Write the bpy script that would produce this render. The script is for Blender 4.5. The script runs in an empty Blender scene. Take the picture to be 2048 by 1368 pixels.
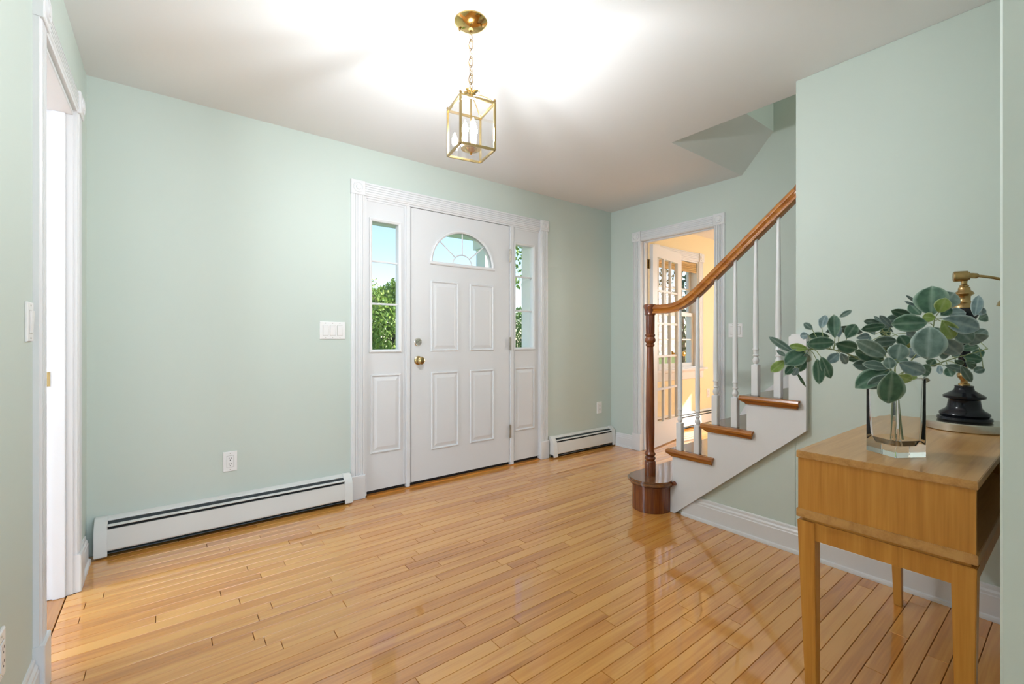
import bpy, bmesh, math, random
from mathutils import Vector, Matrix, Euler
random.seed(7)
C = bpy.context.scene.collection
SC = bpy.context.scene
PI = math.pi

# ------------------------------------------------------------------ camera
XL, XR, YF, XS, YS, H = -.3243, 3.7149, 3.1046, 2.5778, .9378, 2.44
CAMZ, YAW, FPX, HORIZON = 1.10433, .6565974, 894.4723, 678.29
cam = bpy.data.cameras.new('camera')
cam.sensor_width = 36.0
cam.lens = FPX / 2048 * 36
cam.shift_y = -(684 - HORIZON) / 2048
cam.clip_start = .02
camo = bpy.data.objects.new('camera', cam); C.objects.link(camo)
camo.location = (0, 0, CAMZ)
camo.rotation_euler = (PI/2, 0, -YAW)
SC.camera = camo

# ------------------------------------------------------------------ world, sun, window and added fill light, exposure
vs = SC.view_settings
vs.view_transform = 'Standard'; vs.look = 'None'; vs.gamma = 1; vs.use_curve_mapping = False
vs.exposure = 0.80
SC.cycles.use_denoising = True
SC.cycles.use_light_tree = False
SC.cycles.max_bounces = 14
SC.cycles.diffuse_bounces = 4
SC.cycles.glossy_bounces = 3
SC.cycles.transmission_bounces = 14
SC.cycles.transparent_max_bounces = 8
SC.cycles.sample_clamp_indirect = 5
SC.cycles.adaptive_threshold = .08
w = bpy.data.worlds.new('world'); SC.world = w; w.use_nodes = True
wn = w.node_tree; bg = wn.nodes['Background']
sky = wn.nodes.new('ShaderNodeTexSky'); sky.sky_type = 'NISHITA'; sky.sun_disc = False
sky.sun_elevation = math.radians(38); sky.sun_rotation = math.radians(120)
sky.air_density = 1.0; sky.dust_density = .6; sky.ozone_density = 1.2
wn.links.new(sky.outputs[0], bg.inputs[0]); bg.inputs[1].default_value = .185

def light(name, kind, loc, direction, energy, color=(1, 1, 1), sx=1, sy=1, **kw):
    l = bpy.data.lights.new(name, kind); l.energy = energy; l.color = color
    if kind == 'AREA': l.shape = 'RECTANGLE'; l.size = sx; l.size_y = sy
    for k, v in kw.items(): setattr(l, k, v)
    o = bpy.data.objects.new(name, l); C.objects.link(o); o.location = loc
    o.rotation_euler = Vector(direction).to_track_quat('-Z', 'Y').to_euler()
    return o
light('sun', 'SUN', (12, -6, 10), (-.82, .50, -.62), 6.5, (1, .95, .88), angle=.01)
# daylight of the left and yellow rooms; hall and upstairs lamps are added fill
light('hall_fill_light', 'AREA', (.95, -3.42, 1.45), (0, 1, 0), 37, (.62, .80, 1), 3.0, 1.7)  # fill lamp added behind the camera to brighten the foyer; no known window
light('left_room_window_daylight', 'AREA', (-3.2, 1.9, 1.5), (1, 0, 0), 70, (.74, .86, 1), 1.8, 1.5)
light('yellow_room_window_daylight', 'AREA', (7.22, 1.0, 1.45), (-1, 0, 0), 34, (.92, .96, 1), 1.6, 1.3)
light('upstairs_fill_light', 'AREA', (3.2, -1.42, 3.9), (0, 1, -.25), 15, (1, .98, .95), .8, 1.2)  # fill lamp added in the closed stairwell to lift the soffit

# ------------------------------------------------------------------ materials
def new_mat(name):
    m = bpy.data.materials.new(name); m.use_nodes = True
    return m, m.node_tree, m.node_tree.nodes['Principled BSDF']
def lk(nt, a, b): nt.links.new(a, b)
def plain(name, col, rough=.5, metal=0, noise=.03, nscale=6, bump=0, bscale=200, coat=0, ior=1.45):
    m, nt, b = new_mat(name)
    b.inputs['Roughness'].default_value = rough; b.inputs['Metallic'].default_value = metal
    b.inputs['IOR'].default_value = ior
    b.inputs['Coat Weight'].default_value = coat; b.inputs['Coat Roughness'].default_value = .08
    if noise <= .015 and not bump:                 # evenly painted surface
        b.inputs['Base Color'].default_value = (*col, 1); return m
    g = nt.nodes.new('ShaderNodeNewGeometry')
    n = nt.nodes.new('ShaderNodeTexNoise'); n.inputs['Scale'].default_value = nscale; n.inputs['Detail'].default_value = 1
    lk(nt, g.outputs['Position'], n.inputs['Vector'])
    r = nt.nodes.new('ShaderNodeValToRGB')
    c = Vector(col)
    r.color_ramp.elements[0].color = (*(c * (1 - noise)), 1); r.color_ramp.elements[0].position = .3
    r.color_ramp.elements[1].color = (*(c * (1 + noise)), 1); r.color_ramp.elements[1].position = .7
    lk(nt, n.outputs[0], r.inputs[0]); lk(nt, r.outputs[0], b.inputs['Base Color'])
    if bump:
        n2 = nt.nodes.new('ShaderNodeTexNoise'); n2.inputs['Scale'].default_value = bscale
        lk(nt, g.outputs['Position'], n2.inputs['Vector'])
        bp = nt.nodes.new('ShaderNodeBump'); bp.inputs['Strength'].default_value = bump; bp.inputs['Distance'].default_value = .001
        lk(nt, n2.outputs[0], bp.inputs['Height']); lk(nt, bp.outputs[0], b.inputs['Normal'])
    return m
def wood(name, dark, mid, lite, axis=0, rough=.3, coat=0, coat_rough=.05, vary=1.0, ior=1.5, gscale=1.0, bump=.15, coat_ior=1.5):
    """oak-like grain running along a world axis; each board (object or mesh island) has its own tone"""
    m, nt, b = new_mat(name); N = nt.nodes.new
    b.inputs['Roughness'].default_value = rough; b.inputs['IOR'].default_value = ior
    b.inputs['Coat Weight'].default_value = coat; b.inputs['Coat Roughness'].default_value = coat_rough; b.inputs['Coat IOR'].default_value = coat_ior
    g = N('ShaderNodeNewGeometry'); oi = N('ShaderNodeObjectInfo')
    a = N('ShaderNodeMath'); a.operation = 'ADD'
    lk(nt, oi.outputs['Random'], a.inputs[0]); lk(nt, g.outputs['Random Per Island'], a.inputs[1])
    fr = N('ShaderNodeMath'); fr.operation = 'FRACT'; lk(nt, a.outputs[0], fr.inputs[0])
    off = N('ShaderNodeMath'); off.operation = 'MULTIPLY'; off.inputs[1].default_value = 37
    lk(nt, fr.outputs[0], off.inputs[0])
    add = N('ShaderNodeVectorMath'); add.operation = 'ADD'
    lk(nt, g.outputs['Position'], add.inputs[0]); lk(nt, off.outputs[0], add.inputs[1])
    sc = N('ShaderNodeVectorMath'); sc.operation = 'MULTIPLY'
    s = [26 * gscale] * 3; s[axis] = 1.6 * gscale
    sc.inputs[1].default_value = s; lk(nt, add.outputs[0], sc.inputs[0])
    n1 = N('ShaderNodeTexNoise'); n1.inputs['Scale'].default_value = 1; n1.inputs['Detail'].default_value = 2.5
    n1.inputs['Distortion'].default_value = .6; lk(nt, sc.outputs[0], n1.inputs['Vector'])
    sc2 = N('ShaderNodeVectorMath'); sc2.operation = 'MULTIPLY'
    s2 = [170 * gscale] * 3; s2[axis] = 6 * gscale
    sc2.inputs[1].default_value = s2; lk(nt, add.outputs[0], sc2.inputs[0])
    n2 = N('ShaderNodeTexNoise'); n2.inputs['Scale'].default_value = 1; n2.inputs['Detail'].default_value = 1
    lk(nt, sc2.outputs[0], n2.inputs['Vector'])
    mx = N('ShaderNodeMath'); mx.operation = 'MULTIPLY_ADD'; mx.inputs[1].default_value = .35
    lk(nt, n2.outputs[0], mx.inputs[0]); lk(nt, n1.outputs[0], mx.inputs[2])
    mx2 = N('ShaderNodeMath'); mx2.operation = 'MULTIPLY_ADD'; mx2.inputs[1].default_value = .42 * vary
    lk(nt, fr.outputs[0], mx2.inputs[0]); lk(nt, mx.outputs[0], mx2.inputs[2])
    ramp = N('ShaderNodeValToRGB'); cr = ramp.color_ramp
    lo = .46; hi = .92 + .3 * (vary - .5)
    cr.elements[0].position = lo; cr.elements[0].color = (*dark, 1)
    cr.elements[1].position = hi; cr.elements[1].color = (*lite, 1)
    e = cr.elements.new((lo + hi) / 2); e.color = (*mid, 1)
    lk(nt, mx2.outputs[0], ramp.inputs[0]); lk(nt, ramp.outputs[0], b.inputs['Base Color'])
    if bump:
        bp = N('ShaderNodeBump'); bp.inputs['Strength'].default_value = bump; bp.inputs['Distance'].default_value = .0006
        lk(nt, n2.outputs[0], bp.inputs['Height']); lk(nt, bp.outputs[0], b.inputs['Normal'])
    return m
def pane_glass(name, tint=(1, 1, 1)):
    m = bpy.data.materials.new(name); m.use_nodes = True; nt = m.node_tree; nt.nodes.clear(); N = nt.nodes.new
    o = N('ShaderNodeOutputMaterial'); mix = N('ShaderNodeMixShader'); t = N('ShaderNodeBsdfTransparent')
    gl = N('ShaderNodeBsdfGlossy'); f = N('ShaderNodeFresnel'); bk = N('ShaderNodeNewGeometry'); ma = N('ShaderNodeMath'); ma.operation = 'MULTIPLY_ADD'
    ma.inputs[1].default_value = 1/1.45-1.45; ma.inputs[2].default_value = 1.45      # same reflectance from both sides of the sheet
    lk(nt, bk.outputs['Backfacing'], ma.inputs[0]); lk(nt, ma.outputs[0], f.inputs[0])
    t.inputs[0].default_value = (*tint, 1); gl.inputs['Roughness'].default_value = .01
    lk(nt, f.outputs[0], mix.inputs[0]); lk(nt, t.outputs[0], mix.inputs[1]); lk(nt, gl.outputs[0], mix.inputs[2])
    lk(nt, mix.outputs[0], o.inputs[0])
    return m
def emit(name, col, strength):
    m = bpy.data.materials.new(name); m.use_nodes = True; nt = m.node_tree; nt.nodes.clear()
    o = nt.nodes.new('ShaderNodeOutputMaterial'); e = nt.nodes.new('ShaderNodeEmission')
    e.inputs[0].default_value = (*col, 1); e.inputs[1].default_value = strength
    lk(nt, e.outputs[0], o.inputs[0]); return m
def leafy(name, a, b_, trans=.25):
    m, nt, b = new_mat(name); N = nt.nodes.new
    oi = N('ShaderNodeNewGeometry'); r = N('ShaderNodeValToRGB')
    r.color_ramp.elements[0].color = (*a, 1); r.color_ramp.elements[1].color = (*b_, 1)
    lk(nt, oi.outputs['Random Per Island'], r.inputs[0]); lk(nt, r.outputs[0], b.inputs['Base Color'])
    b.inputs['Roughness'].default_value = .55
    t = N('ShaderNodeBsdfTranslucent'); lk(nt, r.outputs[0], t.inputs[0])
    mix = N('ShaderNodeMixShader'); mix.inputs[0].default_value = trans
    out = nt.nodes['Material Output']
    lk(nt, b.outputs[0], mix.inputs[1]); lk(nt, t.outputs[0], mix.inputs[2]); lk(nt, mix.outputs[0], out.inputs[0])
    return m
def sage_leaf(name, dark, lite, rim):
    """velvety leaf: mottled blade, paler rim and midrib from the mesh attribute 'edge'"""
    m, nt, b = new_mat(name); N = nt.nodes.new
    at = N('ShaderNodeAttribute'); at.attribute_name = 'edge'
    g = N('ShaderNodeNewGeometry'); n = N('ShaderNodeTexNoise'); n.inputs['Scale'].default_value = 55; n.inputs['Detail'].default_value = 4
    lk(nt, g.outputs['Position'], n.inputs['Vector'])
    r = N('ShaderNodeValToRGB'); r.color_ramp.elements[0].position = .3; r.color_ramp.elements[1].position = .75
    r.color_ramp.elements[0].color = (*dark, 1); r.color_ramp.elements[1].color = (*lite, 1)
    lk(nt, n.outputs[0], r.inputs[0])
    mix = N('ShaderNodeMix'); mix.data_type = 'RGBA'
    lk(nt, at.outputs['Fac'], mix.inputs[0]); lk(nt, r.outputs[0], mix.inputs[6]); mix.inputs[7].default_value = (*rim, 1)
    lk(nt, mix.outputs[2], b.inputs['Base Color'])
    b.inputs['Roughness'].default_value = .65; b.inputs['Sheen Weight'].default_value = .25
    return m

M = {}
M['green'] = plain('sage_green_wall_paint', (.595, .665, .605), .55, noise=.012, nscale=1.2)
M['white_wall'] = plain('white_wall_paint', (.82, .82, .80), .6, noise=.01)
M['yellow'] = plain('pale_yellow_wall_paint', (.86, .72, .44), .6, noise=.015)
M['ceiling'] = plain('white_ceiling_paint', (.80, .80, .795), .7, noise=.01, nscale=2)
M['soffit'] = plain('grey_stairwell_paint', (.70, .72, .69), .7, noise=.01)
M['trim'] = plain('white_semigloss_trim', (.77, .77, .775), .32, noise=.01, nscale=3)
M['door'] = plain('white_door_paint', (.74, .74, .745), .36, noise=.01, nscale=3)
M['plastic'] = plain('white_plastic', (.86, .85, .84), .3, noise=.005)
M['heater'] = plain('white_heater_enamel', (.74, .735, .70), .35, noise=.015)
M['fin'] = plain('slot_dark_heater_metal', (.045, .055, .062), .4, metal=.3)  # slot shade put into the damper colour; bottom rail shares it
M['black'] = plain('black_gap', (.012, .012, .013), .6)
M['dark'] = plain('dark_slot', (.03, .03, .03), .6)
M['subfloor'] = plain('dark_subfloor', (.10, .055, .025), .7)
M['brass'] = plain('polished_brass', (.74, .52, .20), .12, metal=1, noise=.03)
M['brass_l'] = plain('satin_gold_brass', (.50, .37, .17), .2, metal=1, noise=.04)
M['antique'] = plain('antique_brass', (.42, .28, .12), .25, metal=1, noise=.12, nscale=60)
M['nickel'] = plain('polished_nickel_knob', (.78, .74, .66), .12, metal=1)
M['hinge'] = plain('dull_steel_hinge', (.42, .38, .32), .35, metal=1)
M['blacklac'] = plain('black_lacquer', (.006, .007, .011), .16, noise=.05, ior=1.4)
M['steel'] = plain('brushed_champagne_steel', (.62, .57, .48), .26, metal=1, noise=.04, nscale=90)
M['pane'] = pane_glass('clear_pane_glass')
M['floor'] = wood('oak_strip_floor', (.48, .165, .022), (.66, .265, .042), (.78, .37, .080), 0, .28, 1.0, .05, .8, 1.5, .8, 0, 1.75)
M['thresh'] = wood('oak_floor_cross_strip', (.36, .14, .03), (.50, .21, .05), (.60, .28, .08), 1, .24, .5, .07, .8, 1.55, .8)
M['rail'] = wood('stained_oak_rail', (.16, .040, .006), (.34, .105, .014), (.47, .18, .026), 1, .25, .4, .1, .5, 1.5, 1.6, .3)
M['newel'] = wood('dark_red_stained_oak', (.055, .010, .003), (.14, .030, .007), (.23, .062, .013), 2, .25, .5, .1, .5, 1.5, 1.6, .3)
M['tread'] = wood('stained_oak_tread', (.12, .04, .015), (.21, .085, .03), (.30, .13, .05), 0, .22, .7, .08, .6, 1.55, 1.4, .5)
M['table'] = wood('honey_oak_veneer', (.45, .18, .024), (.56, .24, .038), (.64, .30, .055), 2, .38, .15, .2, .5, 1.45, 1.3, .12)
M['table_top'] = wood('honey_oak_table_top', (.42, .195, .05), (.52, .26, .075), (.60, .32, .10), 0, .33, .3, .2, .5, 1.45, 1.2, .12)
M['bamboo'] = wood('woven_bamboo', (.35, .20, .06), (.52, .33, .12), (.62, .42, .18), 0, .6, 0, .1, .6, 1.4, 3)
M['lawn'] = plain('lawn_grass', (.10, .20, .035), .8, noise=.35, nscale=3)
M['leaf_a'] = leafy('tree_leaf_green', (.12, .24, .03), (.34, .46, .10))
M['leaf_b'] = leafy('tree_leaf_deep_green', (.06, .14, .03), (.18, .30, .07))
M['leaf_c'] = leafy('conifer_needles', (.02, .06, .04), (.07, .14, .08), .1)
M['bark'] = plain('tree_bark', (.09, .07, .055), .8, noise=.3, nscale=30)
M['siding'] = plain('cream_exterior_paint', (.90, .89, .86), .5)
M['carpaint'] = plain('white_car_paint', (.82, .83, .85), .15, coat=.6)
M['carglass'] = plain('dark_car_glass', (.05, .06, .08), .08)
M['tyre'] = plain('tyre_rubber', (.02, .02, .02), .7)
M['sage_d'] = sage_leaf('sage_leaf_dark_green', (.022, .080, .045), (.075, .17, .10), (.34, .46, .36))
M['sage_g'] = sage_leaf('sage_leaf_grey_green', (.060, .115, .092), (.16, .24, .205), (.46, .56, .50))
M['sage_b'] = sage_leaf('sage_leaf_blue_grey', (.11, .18, .19), (.26, .36, .37), (.55, .64, .64))
M['sage_y'] = sage_leaf('sage_leaf_yellow_green', (.16, .27, .04), (.33, .44, .12), (.52, .60, .32))
M['stem'] = plain('pale_green_stem', (.25, .30, .14), .6)
m, nt, b = new_mat('thick_clear_glass')
b.inputs['Transmission Weight'].default_value = 1; b.inputs['Roughness'].default_value = 0; b.inputs['IOR'].default_value = 1.45
b.inputs['Base Color'].default_value = (.985, .995, .99, 1); M['glass'] = m
M['bulb'] = emit('glowing_bulb', (.90, .95, 1), 1040)

# ------------------------------------------------------------------ mesh helpers
class MB:
    def __init__(s): s.v = []; s.f = []
    def add(s, vs_, fs):
        n = len(s.v); s.v += [tuple(p) for p in vs_]; s.f += [tuple(i + n for i in f) for f in fs]; return s
    def box(s, x0, x1, y0, y1, z0, z1):
        if x0 > x1: x0, x1 = x1, x0
        if y0 > y1: y0, y1 = y1, y0
        if z0 > z1: z0, z1 = z1, z0
        return s.add([(x0,y0,z0),(x1,y0,z0),(x1,y1,z0),(x0,y1,z0),(x0,y0,z1),(x1,y0,z1),(x1,y1,z1),(x0,y1,z1)],
              [(0,3,2,1),(4,5,6,7),(0,1,5,4),(1,2,6,5),(2,3,7,6),(3,0,4,7)])
    def prism(s, prof, fn, a, b_):
        """closed profile [(u,v)] placed by fn(u,v,t) at t=a and t=b"""
        n = len(prof)
        vs_ = [fn(u, v, a) for u, v in prof] + [fn(u, v, b_) for u, v in prof]
        fs = [(i, (i+1) % n, n + (i+1) % n, n + i) for i in range(n)]
        return s.add(vs_, fs + [tuple(range(n-1, -1, -1)), tuple(range(n, 2*n))])
    def lathe(s, prof, seg=24, c=(0,0,0), axis='z', cap=True):
        """prof [(r, h)] around an axis through c"""
        vs_ = []
        for r, h_ in prof:
            for k in range(seg):
                a = 2*PI*k/seg; p, q = r*math.cos(a), r*math.sin(a)
                if axis == 'z': vs_.append((c[0]+p, c[1]+q, c[2]+h_))
                elif axis == 'y': vs_.append((c[0]+p, c[1]+h_, c[2]+q))
                else: vs_.append((c[0]+h_, c[1]+p, c[2]+q))
        fs = []
        for i in range(len(prof)-1):
            for k in range(seg):
                k2 = (k+1) % seg
                fs.append((i*seg+k, i*seg+k2, (i+1)*seg+k2, (i+1)*seg+k))
        if cap:
            fs.append(tuple(range(seg-1, -1, -1))); n0 = (len(prof)-1)*seg; fs.append(tuple(range(n0, n0+seg)))
        return s.add(vs_, fs)
    def tube(s, path, rad, seg=8, closed=False):
        P = [Vector(p) for p in path]; n = len(P); vs_ = []
        up = None
        for i in range(n):
            if closed: t = (P[(i+1) % n] - P[i-1])
            else: t = P[min(i+1, n-1)] - P[max(i-1, 0)]
            t.normalize()
            if up is None:
                up = Vector((0,0,1)) if abs(t.z) < .9 else Vector((1,0,0))
            up = (up - t*up.dot(t)).normalized(); sd = t.cross(up)
            r = rad[i] if isinstance(rad, (list, tuple)) else rad
            for k in range(seg):
                a = 2*PI*k/seg; vs_.append(P[i] + (up*math.cos(a) + sd*math.sin(a))*r)
        fs = []
        for i in range(n if closed else n-1):
            j = (i+1) % n
            for k in range(seg):
                k2 = (k+1) % seg; fs.append((i*seg+k, i*seg+k2, j*seg+k2, j*seg+k))
        if not closed:
            fs.append(tuple(range(seg-1, -1, -1))); fs.append(tuple(range((n-1)*seg, n*seg)))
        return s.add(vs_, fs)
    def nested(s, loops, cap=True):
        """loops of equal vertex count, joined one to the next; last one capped"""
        n = len(loops[0]); vs_ = [p for l in loops for p in l]; fs = []
        for i in range(len(loops)-1):
            for k in range(n):
                k2 = (k+1) % n; fs.append((i*n+k, i*n+k2, (i+1)*n+k2, (i+1)*n+k))
        if cap: fs.append(tuple(range((len(loops)-1)*n, len(loops)*n)))
        return s.add(vs_, fs)
    def build(s, name, mat, parent=None, bevel=0, seg=2, smooth=False, matfn=None, world=True, mats=None):
        me = bpy.data.meshes.new(name)
        off = Vector((0,0,0))
        if parent is not None and world:
            q = parent
            while q is not None: off += q.location; q = q.parent
        me.from_pydata([tuple(Vector(p) - off) for p in s.v], [], s.f)
        bm = bmesh.new(); bm.from_mesh(me)
        bmesh.ops.recalc_face_normals(bm, faces=bm.faces)
        if bevel:
            ed = [e for e in bm.edges if len(e.link_faces) == 2 and e.calc_face_angle(0) > .5]
            bmesh.ops.bevel(bm, geom=ed, offset=bevel, segments=seg, affect='EDGES', clamp_overlap=True)
        if smooth:
            for f in bm.faces: f.smooth = True
            for e in bm.edges:
                if len(e.link_faces) == 2 and e.calc_face_angle(0) > (.7 if smooth is True else smooth): e.smooth = False
        bm.to_mesh(me); bm.free()
        for mm in (mats or [mat]): me.materials.append(mm)
        if matfn:
            for p in me.polygons: p.material_index = matfn(p.normal, p.center + off)
        o = bpy.data.objects.new(name, me); C.objects.link(o)
        if parent is not None: o.parent = parent
        return o
def root(name, loc, rz=0, parent=None):
    o = bpy.data.objects.new(name, None); C.objects.link(o); o.location = loc; o.rotation_euler = (0,0,rz)
    o.empty_display_size = .1
    if parent: o.parent = parent
    return o
def tag(o, label, cat, group=None):
    o['label'] = label; o['category'] = cat
    if group: o['group'] = group
    return o
def struct(o, label=None, cat=None):
    o['kind'] = 'structure'
    if label: o['label'] = label
    if cat: o['category'] = cat
    return o
def cpy(o, parent=None, dx=(0,0,0), label=None):
    c = o.copy(); C.objects.link(c); c.parent = parent; c.location = o.location + Vector(dx)
    if label: c['label'] = label
    for ch in list(o.children): cpy(ch, c)
    return c
def dirpt(u, v, d):
    """point seen in direction of image position (u,v) at depth d, used to read real positions off the photograph"""
    r = (u-1024)/FPX*d; z = -(v-HORIZON)/FPX*d; c_, s_ = math.cos(YAW), math.sin(YAW)
    return Vector((r*c_ + d*s_, -r*s_ + d*c_, CAMZ + z))

# ------------------------------------------------------------------ shell: walls and ceiling
WT = .115
XE, XW, YB = 7.4, -3.4, -3.6            # outer limits of the modelled rooms
def wall(name, boxes, matfn, mats, label, bevel=0):
    mb = MB()
    for b_ in boxes: mb.box(*b_)
    return struct(mb.build(name, None, mats=mats, matfn=matfn, bevel=bevel, seg=1), label, 'wall')
DX0, DX1, DZ = 1.085, 2.735, 2.112       # rough opening of the front door unit
WX0, WX1, WZ0, WZ1 = 4.55, 5.42, .74, 2.10   # yellow room window
def front_mat(n, c):
    if n.y > .5: return 3
    if c.x < XL - .05: return 1
    return 0 if c.x < XR + .05 else 2
wall('wall_front', [(XW, XL-WT/2, YF, YF+.16, 0, H), (XL-WT/2, DX0, YF, YF+.16, 0, H), (DX1, XR+.06, YF, YF+.16, 0, H), (DX0, DX1, YF, YF+.16, DZ, H),
     (XR+.06, WX0, YF, YF+.16, 0, H), (WX1, XE, YF, YF+.16, 0, H), (WX0, WX1, YF, YF+.16, 0, WZ0), (WX0, WX1, YF, YF+.16, WZ1, H)],
     front_mat, [M['green'], M['white_wall'], M['yellow'], M['siding']], 'pale sage green front wall around the white entrance door')
FY0, FY1, FZ = 1.972, 2.722, 2.072       # french doorway
def right_mat(n, c): return 1 if n.x > .5 and c.y > -1.5 else 0
wall('wall_right', [(XR, XR+WT, -1.5, FY0-.02, 0, 4.9), (XR, XR+WT, FY1+.02, YF, 0, H), (XR, XR+WT, FY0-.02, FY1+.02, FZ+.02, H), (XR, XR+WT, FY0-.02, YF, H, H+.25)],
     right_mat, [M['green'], M['yellow']], 'pale sage green wall beside the stairs with the french doorway')
LY0, LY1, LZ = 2.055, 2.69, 2.09         # doorway in the left wall
wall('wall_left', [(XL-WT, XL, YB, LY0-.002, 0, H), (XL-WT, XL, LY1+.018, YF, 0, H), (XL-WT, XL, LY0-.002, LY1+.018, LZ+.002, H)],
     lambda n, c: 1 if n.x < -.5 else 0, [M['green'], M['white_wall']], 'pale sage green left wall with a white doorway')
# wall closing the stairs: full height up to YS, and the part under the flight
mb = MB()
mb.box(XS, 2.70, YB, YS, 0, H)
mb.prism([(YS, 0), (1.66, 0), (1.66, .02), (1.62, .18), (YS, .76)], lambda u, v, t: (t, u, v), XS, XS+.05)
struct(mb.build('wall_stair', M['green'], bevel=.003, seg=1), 'pale sage green wall enclosing the staircase behind the console table', 'wall')
wall('wall_back', [(1.285, XS, -.012, .11, 0, H)], lambda n, c: 0, [M['green']], 'near end of a sage green partition at the right picture edge', bevel=.004)
# rooms around: hall behind the camera, room on the left, yellow room on the right
hw = [(XL-WT, -.55, YB-.12, YB, 0, H), (2.45, XS+.13, YB-.12, YB, 0, H), (-.55, 2.45, YB-.12, YB, 0, .6), (-.55, 2.45, YB-.12, YB, 2.3, H)]
wall('wall_hall', hw, lambda n, c: 0, [M['white_wall']], 'white hall wall with a wide window behind the viewpoint')
lw = [(XW-.12, XW, YB, .95, 0, H), (XW-.12, XW, 2.85, YF, 0, H), (XW-.12, XW, .95, 2.85, 0, .72), (XW-.12, XW, .95, 2.85, 2.28, H), (XW, XL-WT, .2, .3, 0, H)]
wall('wall_left_room', lw, lambda n, c: 0, [M['white_wall']], 'white walls of the bright room beyond the left doorway')
yw = [(XE, XE+.12, -.4, .2, 0, H), (XE, XE+.12, 1.8, YF, 0, H), (XE, XE+.12, .2, 1.8, 0, .78), (XE, XE+.12, .2, 1.8, 2.12, H), (XR+WT, XE, -.5, -.4, 0, H)]
wall('wall_yellow_room', yw, lambda n, c: 0, [M['yellow']], 'pale yellow walls of the room beyond the french door')
# stairwell above the opening
OX, OY = 2.715, 1.745
mb = MB()
mb.box(OX-.12, OX, -1.5, OY, H+.19, 4.9)
mb.prism([(OY, H+.001), (OY+.1, H+.001), (OY+.1, 4.9), (1.506, 4.9), (1.506, 2.711)], lambda u, v, t: (t, u, v), OX-.001, XR+.02)
mb.box(OX-.12, XR+WT, -1.6, -1.5, 1.2, 4.9); mb.box(OX-.12, XR+WT, -1.6, OY+.1, 4.9, 5.0)
struct(mb.build('wall_stairwell', None, mats=[M['green'], M['soffit']], matfn=lambda n, c: 1 if n.z < -.3 and n.y < -.3 else 0),
       'sloping grey soffit and walls of the stairwell above the stairs', 'wall')
mb = MB()
for b_ in [(XW, OX, YB, 0, H, H+.2), (XW, OX, 0, YF, H, H+.2), (OX, XR+.06, OY+.0005, YF, H, H+.2), (XR+.06, XE, -.5, YF, H, H+.2)]: mb.box(*b_)
# remove the overlap with the stairwell box by keeping the ceiling as thin plaster
struct(mb.build('ceiling', M['ceiling']), 'flat white ceiling with a triangular-looking stair opening', 'ceiling')

# ------------------------------------------------------------------ floor of oak strips
fl = MB(); fl.box(XW, XE, YB, YF+.16, -.08, -.019)
FLOOR = struct(fl.build('floor', M['subfloor']), 'glossy honey oak strip floor running along the front wall', 'floor')
PW = .0585
def strip_rows(x0, x1, ya, yb, seed):
    rnd = random.Random(seed); out = []; y = yb
    while y > ya + .001:
        yl = max(y - PW, ya); x = x0 - rnd.uniform(0, .7)
        while x < x1:
            L = rnd.choice([.32, .45, .58, .7, .8, .95, 1.1, 1.3]) * rnd.uniform(.85, 1.15)
            a, b_ = max(x, x0), min(x + L, x1)
            if b_ - a > .03: out.append((a, b_, yl, y))
            x += L
        y = yl
    return out
def plank_mesh(mb, p, z0=-.019, z1=0.0):
    x0, x1, y0, y1 = p; g = .0005; t = .0016
    vb = [(x0+g,y0+g,z0),(x1-g,y0+g,z0),(x1-g,y1-g,z0),(x0+g,y1-g,z0)]
    vm = [(x0+g,y0+g,z1-.003),(x1-g,y0+g,z1-.003),(x1-g,y1-g,z1-.003),(x0+g,y1-g,z1-.003)]
    vt = [(x0+t,y0+t,z1),(x1-t,y0+t,z1),(x1-t,y1-t,z1),(x0+t,y1-t,z1)]
    mb.nested([vb, vm, vt]); return mb
def seen(p):
    x0, x1, y0, y1 = p; n = 0; c_, s_ = math.cos(YAW), math.sin(YAW)
    k = max(2, int((x1-x0)/.02)); a = (x1-x0)/k*(y1-y0)
    tot = 0
    for i in range(k):
        X = x0 + (i+.5)*(x1-x0)/k; Y = (y0+y1)/2
        d = X*s_ + Y*c_
        if d < .3: continue
        u = 1024 + FPX*(X*c_ - Y*s_)/d; v = HORIZON + FPX*CAMZ/d
        if not (0 < u < 2048 and 0 < v < 1368): continue
        if (X > XS and Y < 1.7) or X > XR or (Y < .11 and X > 1.2) or (X < XL and Y < LY0): continue
        tot += a * CAMZ / d**3
    return tot
pl = strip_rows(-.343, XR+.06, .0, YF, 3)
pl.sort(key=seen, reverse=True)
near = [p for p in pl[:298] if seen(p) > 0]; far = pl[len(near):]
rnd = random.Random(5)
for p in near:
    cx, cy = (p[0]+p[1])/2, (p[2]+p[3])/2
    mb = MB(); plank_mesh(mb, (p[0]-cx, p[1]-cx, p[2]-cy, p[3]-cy))
    o = mb.build('plank', M['floor'], FLOOR, world=False)
    o.location = (cx, cy, rnd.uniform(-.0003, .0001)); o.rotation_euler = (rnd.uniform(-.0035, .0035), rnd.uniform(-.0005, .0005), 0)
mb = MB()
for p in far: plank_mesh(mb, p)
for p in strip_rows(XR+.062, XE, -.4, YF, 11): plank_mesh(mb, p)
for p in strip_rows(XL, XS, YB, -.001, 12): plank_mesh(mb, p)
o = mb.build('floor_strips', M['floor'], FLOOR); o['kind'] = 'stuff'
mb = MB()
for p in [(-.43, -.345, .2, 1.2), (-.43, -.345, 1.2, 2.46), (-.43, -.345, 2.46, YF)]: plank_mesh(mb, p)
mb2 = MB(); plank_mesh(mb2, (-.425, -.345, LY0, LY1)); mb2.build('cross_strip', M['thresh'], FLOOR)
mb = MB(); mb.box(XW, -.43, .3, YF, -.019, -.0005); mb.build('left_room_boards', M['thresh'], FLOOR)
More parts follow.
